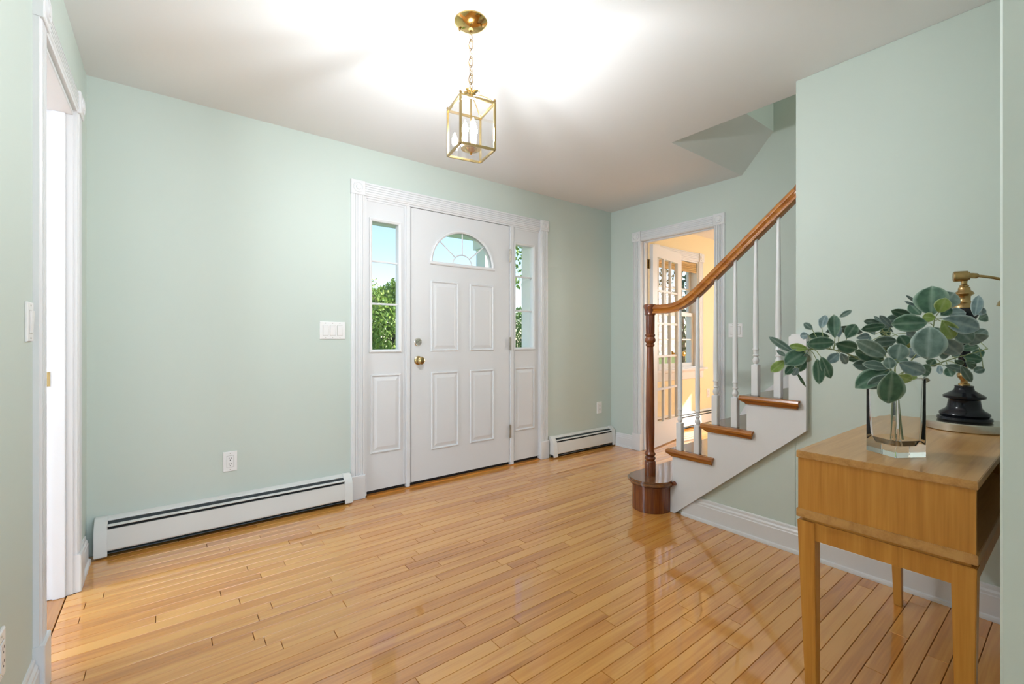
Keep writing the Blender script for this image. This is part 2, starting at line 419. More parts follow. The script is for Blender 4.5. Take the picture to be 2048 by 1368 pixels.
# oak sill strip along the front door unit
mb = MB(); mb.box(DX0+.02, DX1-.02, YF-.014, YF+.10, -.018, .006); mb.build('door_saddle', M['floor'], FLOOR, bevel=.002)

# ------------------------------------------------------------------ trim builders
def fluted(wd, th=.019):
    """fluted casing section: (across, depth)"""
    p = [(0, 0), (0, th*.72), (.004, th*.8), (.010, th*.8)]
    n = 4; a, b_ = .014, wd-.014; st = (b_-a)/n
    for i in range(n):
        u = a + i*st
        p += [(u, th), (u+st*.62, th), (u+st*.70, th*.68), (u+st*.92, th*.68)]
    p += [(b_, th), (wd-.008, th*.95), (wd, th*.72), (wd, 0)]
    return p
def casing_set(name, fn, u0, u1, ztop, wd, label, far_plinth=True, plinth_h=.165):
    """fn(u, d, z): u along the wall, d out of the wall. Builds two legs, a head, corner blocks with rosettes, plinth blocks"""
    r = root(name, fn((u0+u1)/2, 0, 0)); struct(r, label, 'trim')
    f = fluted(wd); zb = ztop-wd
    for a in (u0, u1-wd):
        m_ = MB(); m_.prism(f, lambda u, v, t: fn(a+u, v, t), plinth_h, zb); m_.build('casing', M['trim'], r)
    m_ = MB(); m_.prism(f, lambda u, v, t: fn(t, v, ztop-wd+u), u0+wd, u1-wd); m_.build('head_casing', M['trim'], r)
    for a in (u0, u1-wd):
        m_ = MB(); e = .003
        L = lambda i, d: [fn(a-e+i, d, zb-e+i), fn(a+wd+e-i, d, zb-e+i), fn(a+wd+e-i, d, ztop+e-i), fn(a-e+i, d, ztop+e-i)]
        m_.nested([L(0, 0), L(0, .023), L(.003, .026)])
        bl = m_.build('corner_block', M['trim'], r)
        m_ = MB(); cu, cz = a+wd/2, zb+wd/2; R = wd*.40
        prof = [(R, .0255), (R*.95, .031), (R*.84, .031), (R*.74, .027), (R*.52, .027), (R*.44, .033), (R*.2, .034), (.001, .034)]
        loops = [[fn(cu+q*math.cos(2*PI*k/28), d, cz+q*math.sin(2*PI*k/28)) for k in range(28)] for q, d in prof]
        m_.nested(loops); m_.build('rosette', M['trim'], bl, smooth=True)
        m_ = MB()
        L = lambda i, d: [fn(a-e+i, d, .002), fn(a+wd+e-i, d, .002), fn(a+wd+e-i, d, plinth_h-i), fn(a-e+i, d, plinth_h-i)]
        m_.nested([L(0, 0), L(0, .024), L(.004, .027)]); m_.build('plinth_block', M['trim'], r)
    return r
front = lambda u, d, z: (u, YF-d, z)
rightw = lambda u, d, z: (XR-d, u, z)
leftw = lambda u, d, z: (XL+d, u, z)
casing_set('trim_1', front, .995, 2.805, 2.197, .092, 'white fluted casing with corner rosettes around the front door')
casing_set('trim_2', rightw, 1.884, 2.815, 2.165, .09, 'white fluted casing with corner rosettes around the french doorway')
casing_set('trim_3', leftw, 1.965, 2.79, 2.185, .09, 'white fluted casing around the doorway in the left wall')

def base_profile(h_=.135): return [(0, 0), (0, h_), (.004, h_), (.007, h_-.006), (.007, h_-.018), (.013, h_-.026), (.013, h_-.036), (.016, h_-.040), (.016, .02), (.024, .016), (.026, .008), (.026, 0)]
def baseboard(name, fn, a, b_, label):
    m_ = MB(); m_.prism(base_profile(), lambda u, v, t: fn(t, u, v), a, b_)
    return struct(m_.build(name, M['trim']), label, 'baseboard')
baseboard('baseboard_right', rightw, 2.818, YF-.076, 'short white baseboard between the small heater and the french doorway')
baseboard('baseboard_left', leftw, 2.795, YF-.075, 'short white baseboard stub between the left doorway and the corner')
baseboard('baseboard_left_near', leftw, YB, 1.96, 'white baseboard on the left wall before the doorway')
baseboard('baseboard_stair', lambda u, d, z: (XS-d, u, z), .112, 1.575, 'long white baseboard along the stair wall behind the console table')
baseboard('baseboard_back', lambda u, d, z: (u, .11+d, z), 1.285, XS-.027, 'white baseboard at the foot of the partition behind the table')

# ------------------------------------------------------------------ front door unit
def raised_panel(x0, x1, z0, z1, y, par, s=1.0):
    L = lambda i, d: [(x0+i, y-d, z0+i), (x1-i, y-d, z0+i), (x1-i, y-d, z1-i), (x0+i, y-d, z1-i)]
    m_ = MB(); m_.nested([L(-.002, 0), L(.003, .009), L(.009, .009), L(.013, .0006), L(.020, .0006), L(.044, .008), L(.0445, .008)])
    return m_.build('raised_panel', M['door'], par)
D1 = struct(root('door_1', (1.9, YF, 0)), 'white four-panel entrance door with fan window and two sidelights', 'door')
# frame: jambs, head, mullion posts
m_ = MB(); m_.box(DX0, 1.105, YF-.004, YF+.15, .008, 2.112); m_.build('jamb', M['trim'], D1, bevel=.002)
m_ = MB(); m_.box(2.712, DX1, YF-.004, YF+.15, .008, 2.112); m_.build('jamb', M['trim'], D1, bevel=.002)
m_ = MB(); m_.box(1.105, 2.712, YF-.004, YF+.15, 2.092, 2.112); m_.build('frame_head', M['trim'], D1, bevel=.002)
for a, b_ in ((1.393, 1.4415), (2.3655, 2.42)):
    m_ = MB(); m_.box(a+.010, b_-.010, YF-.004, YF+.09, .008, 2.092); m_.box(a, b_, YF+.006, YF+.085, .03, 2.092)
    m_.build('mullion_post', M['trim'], D1, bevel=.002)
m_ = MB(); m_.box(1.105, 2.712, YF+.03, YF+.06, -.015, .045); m_.build('threshold_gap', M['black'], D1)
def sidelight(nm, x0, x1, g0, g1, label, reveal):
    S = struct(root(nm, ((x0+x1)/2, YF, 0)), label, 'window')
    y = YF+.010; zb, zt = .032, 2.092; gz0, gz1 = 1.03, 1.942
    m_ = MB(); m_.box(x0, x1, y, y+.045, zb, gz0); m_.box(x0, x1, y, y+.045, gz1, zt); m_.box(x0, g0, y, y+.045, gz0, gz1); m_.box(g1, x1, y, y+.045, gz0, gz1)
    sl = m_.build('slab', M['door'], S)
    L = lambda i, d: [(g0+i, y-d, gz0+i), (g1-i, y-d, gz0+i), (g1-i, y-d, gz1-i), (g0+i, y-d, gz1-i)]
    m_ = MB(); m_.nested([L(-.022, 0), L(-.021, .010), L(-.014, .013), L(-.006, .009), L(-.001, .006), L(.0, -.020)], cap=False)
    m_.build('lite_frame', M['trim'], S, smooth=.5)
    ex = MB(); ye = y+.045+reveal; ex.box(g1+.002, g1+.03, y+.045, ye, gz0-.02, gz1+.02); ex.box(g0-.03, g1+.03, y+.045, y+.065, gz0-.03, gz0); ex.box(g0-.03, g0, y+.045, y+.065, gz0, gz1); ex.box(g0-.03, g1+.03, y+.045, y+.065, gz1, gz1+.03)
    ex.build('outer_trim', M['siding'], S)
    zs = [gz0, 1.357, 1.661, gz1]
    for zz in zs[1:3]:
        m_ = MB(); m_.box(g0, g1, y+.012, y+.026, zz-.007, zz+.007); m_.build('muntin', M['trim'], S, bevel=.002)
    for i in range(3):
        m_ = MB(); m_.box(g0-.001, g1+.001, y+.018, y+.022, zs[i]+.002, zs[i+1]-.002); m_.build('pane', M['pane'], S)
    raised_panel(g0-.010, g1+.018, .292, .850, y, sl)
    m_ = MB()
    m_.box(x0, x0+.007, y-.007, y+.01, zb, zt); m_.box(x1-.007, x1, y-.007, y+.01, zb, zt); m_.box(x0+.007, x1-.007, y-.007, y+.01, zt-.014, zt)
    m_.build('glazing_stop', M['trim'], S, bevel=.002)
    return S
sidelight('window_1', 1.105, 1.393, 1.148, 1.345, 'left sidelight of the entrance door, three panes looking onto a green tree', .008)
sidelight('window_2', 2.42, 2.712, 2.437, 2.640, 'right sidelight of the entrance door beside the hinges, three narrow panes', .12)
# leaf with fan opening
lx0, lx1, lz0, lz1, ly = 1.4445, 2.3625, .034, 2.088, YF+.003
fx, fz, frx, frz = 1.899, 1.706, .278, .250
m_ = MB()
m_.box(lx0, lx1, ly, ly+.044, lz0, fz)
na = 32
arch = [(fx-frx*math.cos(PI*i/na), fz+frz*math.sin(PI*i/na)) for i in range(na+1)]
outer = []
for i in range(na+1):
    t = PI*i/na; cx, sz = -math.cos(t), math.sin(t)
    k = min(((lx1-lx0)/2)/abs(cx) if abs(cx) > 1e-6 else 1e9, (lz1-fz)/sz if sz > 1e-6 else 1e9)
    outer.append((max(lx0, min(lx1, (lx0+lx1)/2+cx*k)), fz+sz*k))
outer[0] = (lx0, fz); outer[-1] = (lx1, fz)
# force corners
for cxx in (lx0, lx1):
    j = min(range(1, na), key=lambda i: abs(outer[i][0]-cxx)+abs(outer[i][1]-lz1)); outer[j] = (cxx, lz1)
vs_ = []; fs = []
for i in range(na+1):
    for (px_, pz_) in (arch[i], outer[i]):
        vs_ += [(px_, ly, pz_), (px_, ly+.044, pz_)]
for i in range(na):
    a = i*4; b_ = (i+1)*4
    fs += [(a, b_, b_+2, a+2), (a+1, a+3, b_+3, b_+1), (a, a+1, b_+1, b_), (a+2, b_+2, b_+3, a+3)]
m_.add(vs_, fs)
LEAF = m_.build('leaf', M['door'], D1)
for (a, b_, c, d) in ((1.606, 1.851, 1.010, 1.555), (1.959, 2.196, 1.010, 1.555), (1.610, 1.851, .254, .848), (1.962, 2.199, .254, .848)):
    raised_panel(a, b_, c, d, ly, LEAF)
# fan frame
def fan_loop(off, d, zoff=0): return [(fx-(frx+off)*math.cos(PI*i/na), ly-d, fz+zoff+(frz+off)*math.sin(PI*i/na)) for i in range(na+1)]
m_ = MB(); secs = [(.022, 0), (.020, .010), (.012, .013), (.004, .008), (0, .005), (0, -.02)]
lo = [fan_loop(o_, d) for o_, d in secs]; vs_ = [p for l in lo for p in l]; fs = []
for i in range(len(lo)-1):
    for k in range(na): fs.append((i*(na+1)+k, i*(na+1)+k+1, (i+1)*(na+1)+k+1, (i+1)*(na+1)+k))
m_.add(vs_, fs); m_.build('fan_frame', M['trim'], LEAF, smooth=.6)
m_ = MB(); m_.prism([(-.024, 0), (-.024, .010), (-.016, .014), (-.006, .012), (.002, .006), (.002, -.02), (-.024, -.0)], lambda u, v, t: (t, ly-v, fz+u), fx-frx-.026, fx+frx+.026)
m_.build('fan_sill', M['trim'], LEAF)
irx, irz = .088, .080
arc = [(fx-irx*math.cos(PI*i/16), ly+.018, fz+irz*math.sin(PI*i/16)) for i in range(17)]
m_ = MB(); m_.tube(arc, .0055, 6); m_.build('muntin', M['trim'], LEAF)
for a in (42, 90, 138):
    t = math.radians(a); m_ = MB()
    m_.tube([(fx+irx*math.cos(t), ly+.018, fz+irz*math.sin(t)), (fx+frx*math.cos(t), ly+.018, fz+frz*math.sin(t))], .0055, 6); m_.build('muntin', M['trim'], LEAF)
def fan_pane(a0, a1, inner=True):
    n = 8; A = [math.radians(a0+(a1-a0)*i/n) for i in range(n+1)]
    out = [(fx+frx*math.cos(t), fz+frz*math.sin(t)) for t in A]
    inn = [(fx+irx*math.cos(t), fz+irz*math.sin(t)) for t in reversed(A)] if inner else []
    m_ = MB(); m_.prism(out+inn, lambda u, v, t: (u, t, v), ly+.017, ly+.020); m_.build('pane', M['pane'], LEAF)
for a0, a1 in ((0, 42), (42, 90), (90, 138), (138, 180)): fan_pane(a0, a1)
m_ = MB(); m_.prism([(fx+irx*math.cos(PI*i/12), fz+irz*math.sin(PI*i/12)) for i in range(13)], lambda u, v, t: (u, t, v), ly+.017, ly+.020); m_.build('pane', M['pane'], LEAF)
# hardware
def knob(x, z):
    m_ = MB(); m_.lathe([(.033, 0), (.033, -.004), (.026, -.009), (.013, -.011), (.012, -.030), (.020, -.036), (.028, -.044), (.030, -.054), (.026, -.064), (.016, -.069), (.001, -.070)], 28, (x, ly, z), 'y')
    return m_.build('door_knob', M['brass_l'], LEAF, smooth=True)
knob(1.500, .944)
m_ = MB(); m_.lathe([(.031, 0), (.031, -.005), (.026, -.010), (.024, -.016), (.001, -.017)], 28, (1.497, ly, 1.083), 'y')
db = m_.build('deadbolt', M['nickel'], LEAF, smooth=True)
m_ = MB(); m_.box(-.022, .022, -.014, 0, -.006, .006); tt = m_.build('thumb_turn', M['nickel'], db, world=False, bevel=.003)
tt.location = Vector((1.497, ly-.016, 1.083)) - Vector((1.9, YF, 0)); tt.rotation_euler = (0, -.6, 0)
for zc in (1.83, 1.062, .30):
    m_ = MB(); m_.lathe([(.0065, -.055), (.0065, .055)], 10, (2.3655, YF-.008, zc)); m_.box(2.366, 2.381, YF-.0055, YF-.003, zc-.053, zc+.053)
    m_.lathe([(.004, .055), (.005, .058), (.001, .061)], 8, (2.3655, YF-.008, zc))
    m_.build('hinge', M['hinge'], LEAF)

# ------------------------------------------------------------------ french doorway and door
J = struct(root('door_2', (XR+.06, FY0, 0)), 'white fifteen-pane french door standing open beyond the staircase', 'door')
for a, b_, z0, z1 in ((FY0-.018, FY0, 0.001, FZ), (FY1, FY1+.018, 0.001, FZ), (FY0-.018, FY1+.018, FZ-.001, FZ+.018)):
    m_ = MB(); m_.box(XR-.003, XR+WT+.003, a, b_, z0, z1); m_.build('jamb', M['trim'], J, bevel=.002)
m_ = MB(); m_.box(XR+.035, XR+.07, FY1-.012, FY1, .002, FZ); m_.box(XR+.035, XR+.07, FY0, FY0+.012, .002, FZ); m_.box(XR+.035, XR+.07, FY0+.012, FY1-.012, FZ-.013, FZ)
m_.build('door_stop', M['trim'], J, bevel=.002)
fw, fh, ft = .742, 2.045, .036
HX, HY = XR+WT+.012, FY1-.004
ang = math.radians(10.5)
def fdoor(mb_, name, mat, par, bevel=0, **kw):
    # local: u along the leaf from the hinge, v thickness towards -Y, z up
    ca, sa = math.cos(ang), math.sin(ang)
    mb_.v = [(HX + u*ca + v*sa, HY + u*sa - v*ca, z+.012) for u, v, z in mb_.v]
    return mb_.build(name, mat, par, bevel=bevel, **kw)
st, tr, br = .105, .115, .235
m_ = MB(); m_.box(0, st, 0, ft, 0, fh); m_.box(fw-st, fw, 0, ft, 0, fh); m_.box(st, fw-st, 0, ft, fh-tr, fh); m_.box(st, fw-st, 0, ft, 0, br)
FL_ = fdoor(m_, 'leaf_frame', M['trim'], J)
cw = (fw-2*st)/3; rh = (fh-tr-br)/5; mt = .022
for i in (1, 2):
    m_ = MB(); m_.box(st+i*cw-mt/2, st+i*cw+mt/2, .004, ft-.004, br, fh-tr); fdoor(m_, 'muntin', M['trim'], FL_, .003)
for j in range(1, 5):
    m_ = MB(); m_.box(st, fw-st, .005, ft-.005, br+j*rh-mt/2, br+j*rh+mt/2); fdoor(m_, 'muntin', M['trim'], FL_, .003)
for i in range(3):
    for j in range(5):
        m_ = MB(); m_.box(st+i*cw+.002, st+(i+1)*cw-.002, ft/2-.002, ft/2+.002, br+j*rh+.002, br+(j+1)*rh-.002); fdoor(m_, 'pane', M['pane'], FL_)
for sgn, v in ((1, ft), (-1, 0)):
    m_ = MB()
    m_.lathe([(.030, 0), (.030, .004*sgn), (.012, .010*sgn), (.011, .030*sgn), (.026, .040*sgn), (.029, .052*sgn), (.020, .063*sgn), (.001, .066*sgn)], 20, (fw-.06, v, .93), 'y')
    fdoor(m_, 'door_knob', M['brass'], FL_, smooth=True)
for zc in (1.86, 1.06, .25):
    m_ = MB(); m_.box(XR+.078, HX+.004, FY1-.0025, FY1+.0005, zc-.045, zc+.045); m_.lathe([(.007, -.047), (.007, .047)], 10, (HX-.006, FY1-.010, zc))
    m_.build('hinge', M['antique'], J)

# ------------------------------------------------------------------ left doorway jamb
J3 = struct(root('door_3', (XL-.06, LY0, 0)), 'white jamb of the open doorway in the left wall', 'door')
for a, b_, z0, z1 in ((LY0, LY0+.016, .001, LZ), (LY1-.0, LY1+.016, .001, LZ)):
    m_ = MB(); m_.box(XL-WT-.003, XL+.002, a, b_, z0, z1); m_.build('jamb', M['trim'], J3, bevel=.002)
m_ = MB(); m_.box(XL-WT-.003, XL+.002, LY0+.016, LY1, LZ-.018, LZ); m_.build('head_jamb', M['trim'], J3, bevel=.002)
for yy, s_ in ((LY0+.016, 1), (LY1, -1)):
    m_ = MB(); m_.box(-.387, -.345, min(yy, yy+.012*s_), max(yy, yy+.012*s_), .001, LZ-.018); m_.build('door_stop', M['trim'], J3, bevel=.002)
m_ = MB(); m_.box(-.412, -.392, LY1-.002, LY1+.001, .905, .965); sp = m_.build('strike_plate', M['brass_l'], J3)
m_ = MB(); m_.box(-.410, -.402, LY1-.0025, LY1-.0018, .922, .948); m_.build('latch_hole', M['dark'], sp)
m_ = MB(); m_.box(XL-WT-.02, XL-WT, LY0-.09, LY0, .001, LZ+.09); m_.box(XL-WT-.02, XL-WT, LY1+.016, LY1+.105, .001, LZ+.09); m_.box(XL-WT-.02, XL-WT, LY0, LY1+.016, LZ, LZ+.09)
m_.build('room_side_casing', M['trim'], J3, bevel=.003)

# ------------------------------------------------------------------ yellow room window
W3 = struct(root('window_3', (5.0, YF, WZ0)), 'white double-hung window in the yellow room behind the french door', 'window')
f = fluted(.105)
for a in (WX0-.105, WX1):
    m_ = MB(); m_.prism(f, lambda u, v, t: (a+u, YF-v, t), WZ0+.002, WZ1); m_.build('casing', M['trim'], W3)
    m_ = MB(); m_.box(a-.003, a+.108, YF-.028, YF, WZ1, WZ1+.105); cb = m_.build('corner_block', M['trim'], W3, bevel=.002)
    m_ = MB(); m_.lathe([(.042, 0), (.040, -.006), (.034, -.006), (.028, -.002), (.02, -.002), (.015, -.007), (.001, -.008)], 20, (a+.0525, YF-.028, WZ1+.0525), 'y'); m_.build('rosette', M['trim'], cb, smooth=True)
m_ = MB(); m_.prism(f, lambda u, v, t: (t, YF-v, WZ1+u), WX0, WX1); m_.build('head_casing', M['trim'], W3)
m_ = MB(); m_.box(WX0-.15, WX1+.15, YF-.055, YF+.03, WZ0-.025, WZ0); m_.build('stool', M['trim'], W3, bevel=.005)
m_ = MB(); m_.prism([(0, 0), (.014, .006), (.018, .09), (.022, .10), (.022, .112), (0, .112)], lambda u, v, t: (t, YF-u, WZ0-.137+v), WX0-.105, WX1+.105); m_.build('apron', M['trim'], W3)
for a, b_, c, d in ((WX0, WX0+.02, WZ0, WZ1), (WX1-.02, WX1, WZ0, WZ1), (WX0+.02, WX1-.02, WZ1-.02, WZ1), (WX0+.02, WX1-.02, WZ0, WZ0+.02)):
    m_ = MB(); m_.box(a, b_, YF+.0, YF+.155, c, d); m_.build('jamb', M['trim'], W3)
for (z0, z1, yy) in ((WZ0+.02, 1.44, YF+.05), (1.41, WZ1-.02, YF+.09)):
    a, b_ = WX0+.02, WX1-.02; t = .045
    m_ = MB(); m_.box(a, a+t, yy, yy+.035, z0, z1); m_.box(b_-t, b_, yy, yy+.035, z0, z1); m_.box(a+t, b_-t, yy, yy+.035, z0, z0+t); m_.box(a+t, b_-t, yy, yy+.035, z1-t, z1)
    sh = m_.build('sash', M['trim'], W3, bevel=.003)
    xm = [a+t + (b_-a-2*t)*k/3 for k in range(4)]; zm = (z0+z1)/2
    for k in (1, 2):
        m_ = MB(); m_.box(xm[k]-.008, xm[k]+.008, yy+.008, yy+.026, z0+t, z1-t); m_.build('muntin', M['trim'], sh)
    m_ = MB(); m_.box(a+t, b_-t, yy+.008, yy+.026, zm-.008, zm+.008); m_.build('muntin', M['trim'], sh)
    for k in range(3):
        for (q0, q1) in ((z0+t, zm), (zm, z1-t)):
            m_ = MB(); m_.box(xm[k]+.001, xm[k+1]-.001, yy+.016, yy+.019, q0+.001, q1-.001); m_.build('pane', M['pane'], sh)
BS = tag(root('bamboo_shade', (4.985, YF+.02, 1.97)), 'rolled-up tan bamboo shade at the top of the yellow room window', 'window shade')
m_ = MB(); m_.box(WX0+.03, WX1-.03, YF+.006, YF+.026, 2.045, 2.076); m_.build('head_rail', M['bamboo'], BS, bevel=.003)
for k in range(4):
    m_ = MB(); m_.lathe([(.014, WX0+.03), (.014, WX1-.03)], 12, (0, YF+.018+.002*(k % 2), 1.965+.0245*k), 'x'); m_.build('fold', M['bamboo'], BS, smooth=True)

# ------------------------------------------------------------------ baseboard heaters
def heater(x0, x1, label, y=YF, sc_=1.0):
    R_ = tag(root('baseboard_heater', ((x0+x1)/2, y, 0)), label, 'heater', None)
    P = lambda u, v, t: (t, y-u, v)
    m_ = MB(); m_.box(x0+.01, x1-.01, y-.004, y-.001, .02, .192); m_.build('back_plate', M['heater'], R_)
    m_ = MB(); m_.prism([(.001, .192), (.001, .186), (.022, .178), (.026, .172), (.029, .174), (.025, .182)], P, x0+.03, x1-.03); m_.build('top_hood', M['heater'], R_)
    m_ = MB(); m_.prism([(.030, .171), (.034, .158), (.058, .150), (.060, .154), (.038, .165)], P, x0+.03, x1-.03); m_.build('damper', M['fin'], R_)
    m_ = MB(); m_.prism([(.052, .1605), (.066, .154), (.068, .157), (.053, .1635)], P, x0+.0505, x1-.0505); m_.build('damper_lip', M['heater'], R_)
    m_ = MB(); m_.prism([(.058, .140), (.066, .140), (.073, .040), (.069, .033), (.065, .036), (.068, .042), (.062, .134)], P, x0+.03, x1-.03); m_.build('front_panel', M['heater'], R_)
    m_ = MB(); m_.box(x0+.03, x1-.03, y-.056, y-.008, .050, .146); m_.build('fin_slot_backing', M['black'], R_)  # fin block made tall and black as painted shade behind the slots
    m_ = MB(); m_.prism([(.004, .0), (.010, .0), (.066, .018), (.064, .022), (.004, .010)], P, x0+.03, x1-.03); m_.build('bottom_rail', M['fin'], R_)
    cap = [(.001, .196), (.012, .197), (.030, .190), (.058, .160), (.070, .135), (.079, .012), (.076, .008), (.068, .008), (.066, .03), (.001, .03)]
    for a, b_ in ((x0, x0+.052), (x1-.052, x1)):
        m_ = MB(); m_.prism(cap, P, a, b_); m_.build('end_cap', M['heater'], R_, bevel=.004, smooth=.6)
    return R_
heater(-.292, .988, 'long white baseboard heater under the wall left of the front door')
heater(2.822, 3.705, 'short white baseboard heater in the corner right of the front door')
heater(4.35, 7.2, 'white baseboard heater under the yellow room window')

# ------------------------------------------------------------------ switches and outlets
def plate(name, fn, cu, cz, wd, kind, n, label, cat):
    """fn(u,d,z) on a wall; n gangs"""
    R_ = tag(root(name, fn(cu, 0, cz)), label, cat)
    hw_, hh = wd/2, .058
    L = lambda i, d: [fn(cu-hw_+i, d, cz-hh+i), fn(cu+hw_-i, d, cz-hh+i), fn(cu+hw_-i, d, cz+hh-i), fn(cu-hw_+i, d, cz+hh-i)]
    m_ = MB(); m_.nested([L(0, .0005), L(0, .004), L(.003, .0065)]); m_.build('cover_plate', M['plastic'], R_)
    for k in range(n):
        u = cu + (k-(n-1)/2)*.046
        Q = lambda i, d0, d1: [fn(u-.0165+i, d0, cz-.033+i), fn(u+.0165-i, d0, cz-.033+i), fn(u+.0165-i, d1, cz+.033-i), fn(u-.0165+i, d1, cz+.033-i)]
        m_ = MB(); m_.nested([Q(-.0015, .006, .006), Q(-.0015, .0068, .0068)]); m_.build('insert_gap', M['dark'] if False else M['hinge'], R_)
        if kind == 'switch':
            m_ = MB(); m_.nested([Q(0, .006, .006), Q(0, .008, .0115), Q(.0015, .009, .0125)]); m_.build('rocker', M['plastic'], R_)
        else:
            m_ = MB(); m_.nested([Q(0, .006, .006), Q(0, .009, .009), Q(.001, .0095, .0095)]); m_.build('receptacle', M['plastic'], R_)
            for zc in (cz+.017, cz-.017):
                for du, hh2 in ((-.006, .0045), (.006, .0035)):
                    m_ = MB(); q = lambda i, d: [fn(u+du-.0013, d, zc-hh2+.003), fn(u+du+.0013, d, zc-hh2+.003), fn(u+du+.0013, d, zc+hh2+.003), fn(u+du-.0013, d, zc+hh2+.003)]
                    m_.nested([q(0, .009), q(0, .0099)]); m_.build('slot', M['dark'], R_)
                m_ = MB(); q = lambda d: [fn(u+.0028*math.cos(t*PI/4), d, zc-.008+.0028*math.sin(t*PI/4)) for t in range(8)]
                m_.nested([q(.009), q(.0099)]); m_.build('ground_hole', M['dark'], R_)
        for zc in (cz+.048, cz-.048):
            m_ = MB(); q = lambda r_, d: [fn(u+r_*math.cos(t*PI/4), d, zc+r_*math.sin(t*PI/4)) for t in range(8)]
            m_.nested([q(.0028, .006), q(.0024, .0075)]); m_.build('screw', M['hinge'], R_)
    return R_
plate('light_switch', front, .876, 1.162, .163, 'switch', 3, 'white triple rocker switch on the wall left of the front door', 'light switch')
plate('light_switch', rightw, 1.797, 1.176, .116, 'switch', 2, 'white double rocker switch behind the stair balusters', 'light switch')
plate('light_switch', leftw, 1.905, 1.155, .072, 'switch', 1, 'white single rocker switch seen edge-on beside the left doorway', 'light switch')
plate('wall_outlet', front, .293, .384, .072, 'outlet', 1, 'white wall outlet above the long baseboard heater', 'outlet')
plate('wall_outlet', front, 3.527, .399, .072, 'outlet', 1, 'small white outlet above the short corner heater', 'outlet')
plate('wall_outlet', front, 5.665, .393, .072, 'outlet', 1, 'white outlet on the yellow wall beyond the french doorway', 'outlet')
plate('wall_outlet', leftw, 1.612, .336, .072, 'outlet', 1, 'white outlet plate cut by the lower left picture edge', 'outlet')

# ------------------------------------------------------------------ staircase
ST = tag(root('staircase', (3.1, 1.3, 0)), 'staircase with red-stained oak treads, white balusters and wooden handrail', 'staircase')
tz = [.204, .405, .599, .791, .984, 1.177, 1.370, 1.563]
ry = [1.862, 1.632, 1.399, 1.172, .945, .718, .491, .264, .037]
SX = XS-.03                                   # outer face of the skirt board
# bullnose starting step
def bull(r_, back, cx, cy, xend):
    pts = [(xend, cy+r_)]
    for i in range(25):
        t = PI/2 + PI*i/24; pts.append((cx+r_*math.cos(t), cy+r_*math.sin(t)))
    pts += [(cx+.03, cy-r_+.004), (cx+.05, cy-r_+.016), (cx+.065, cy-r_+.018), (xend, cy-r_+.018)] if back else [(xend, cy-r_)]
    return pts
bcx, bcy = 2.515, 1.768
m_ = MB(); m_.prism(bull(.120, False, bcx, bcy, XR-.002), lambda u, v, t: (u, v, t), .001, tz[0]-.028); m_.build('bullnose_riser', M['newel'], ST, smooth=.5)
m_ = MB(); m_.prism(bull(.150, True, bcx, bcy, XR-.002), lambda u, v, t: (u, v, t), tz[0]-.030, tz[0]); m_.build('bullnose_tread', M['tread'], ST, bevel=.011, seg=4, smooth=.6)
m_ = MB(); m_.prism(bull(.133, False, bcx, bcy, XR-.002), lambda u, v, t: (u, v, t), tz[0]-.045, tz[0]-.029); m_.build('cove_moulding', M['newel'], ST, bevel=.006, smooth=.6)
m_ = MB(); m_.lathe([(.001, -.012), (.011, -.011), (.0145, -.004), (.0145, .03)], 14, (2.535, 1.617, tz[0]-.015), 'x'); m_.build('tread_scroll', M['newel'], ST, smooth=True)
# risers and treads
for i in range(1, 8):
    xl = SX+.006 if i < 4 else 2.701
    m_ = MB(); m_.box(xl, XR-.002, ry[i]-.018, ry[i], tz[i-1]-(.0 if i > 1 else 0), tz[i]-.028); m_.build('riser', M['trim'], ST)
    m_ = MB(); m_.box(SX+.002 if i < 4 else 2.701, XR-.002, ry[i+1]-.012, ry[i]+.034, tz[i]-.028, tz[i]); m_.build('tread', M['tread'], ST, bevel=.008, seg=3, smooth=.5)
    if i < 4:
        ye = ry[i+1]-.040
        prof = [(-.003, 0), (.020, 0), (.029, -.004), (.033, -.014), (.029, -.024), (.020, -.028), (.018, -.036), (.012, -.044), (-.001, -.048), (-.003, -.048)]
        m_ = MB(); m_.prism(prof, lambda u, v, t: (SX-u, t, tz[i]+v), ye, ry[i]+.030)
        # keep the front of the return in line with the nosing and step the cove back
        m_.v = [(x, y - (.034 if (z < tz[i]-.030 and y > ry[i]) else 0) + (.012 if (z < tz[i]-.030 and y < ry[i+1]) else 0), z) for x, y, z in m_.v]
        m_.build('return_nosing', M['rail'], ST, smooth=.5)
        m_ = MB(); m_.prism([(0, 0), (.014, 0), (.012, -.008), (.003, -.017), (0, -.018)], lambda u, v, t: (t, ry[i]+u, tz[i]-.028+v), SX-.010, XR-.002); m_.build('cove_moulding', M['rail'], ST)
# skirt board
sk = [(1.672, .002), (1.672, tz[0]-.002), (1.632, tz[0]-.002), (1.632, tz[1]-.02), (1.399, tz[1]-.02), (1.399, tz[2]-.02), (1.172, tz[2]-.02), (1.172, tz[3]-.02),
      (.960, tz[3]-.02), (.960, 1.116), (.934, 1.131), (.880, 1.131), (.880, .640), (1.616, .002)]
m_ = MB(); m_.prism(sk, lambda u, v, t: (t, u, v), SX, XS-.001); m_.build('skirt_board', M['trim'], ST)
m_ = MB(); m_.box(XS-.001, 2.70, YS+.002, .960, tz[3]+.001, 1.131); m_.build('wall_end_cap', M['trim'], ST, bevel=.002)
sl = (tz[3]-tz[1])/(ry[3]-ry[1]); q0 = lambda Y: tz[1]+(Y-ry[1])*sl+.24
m_ = MB(); m_.prism([(1.862, .002), (1.88, .20), (1.86, .30), (1.70, q0(1.70)), (.1, q0(.1)), (.1, 1.0)], lambda u, v, t: (t, u, v), XR-.016, XR-.0005); m_.build('wall_skirt', M['trim'], ST)
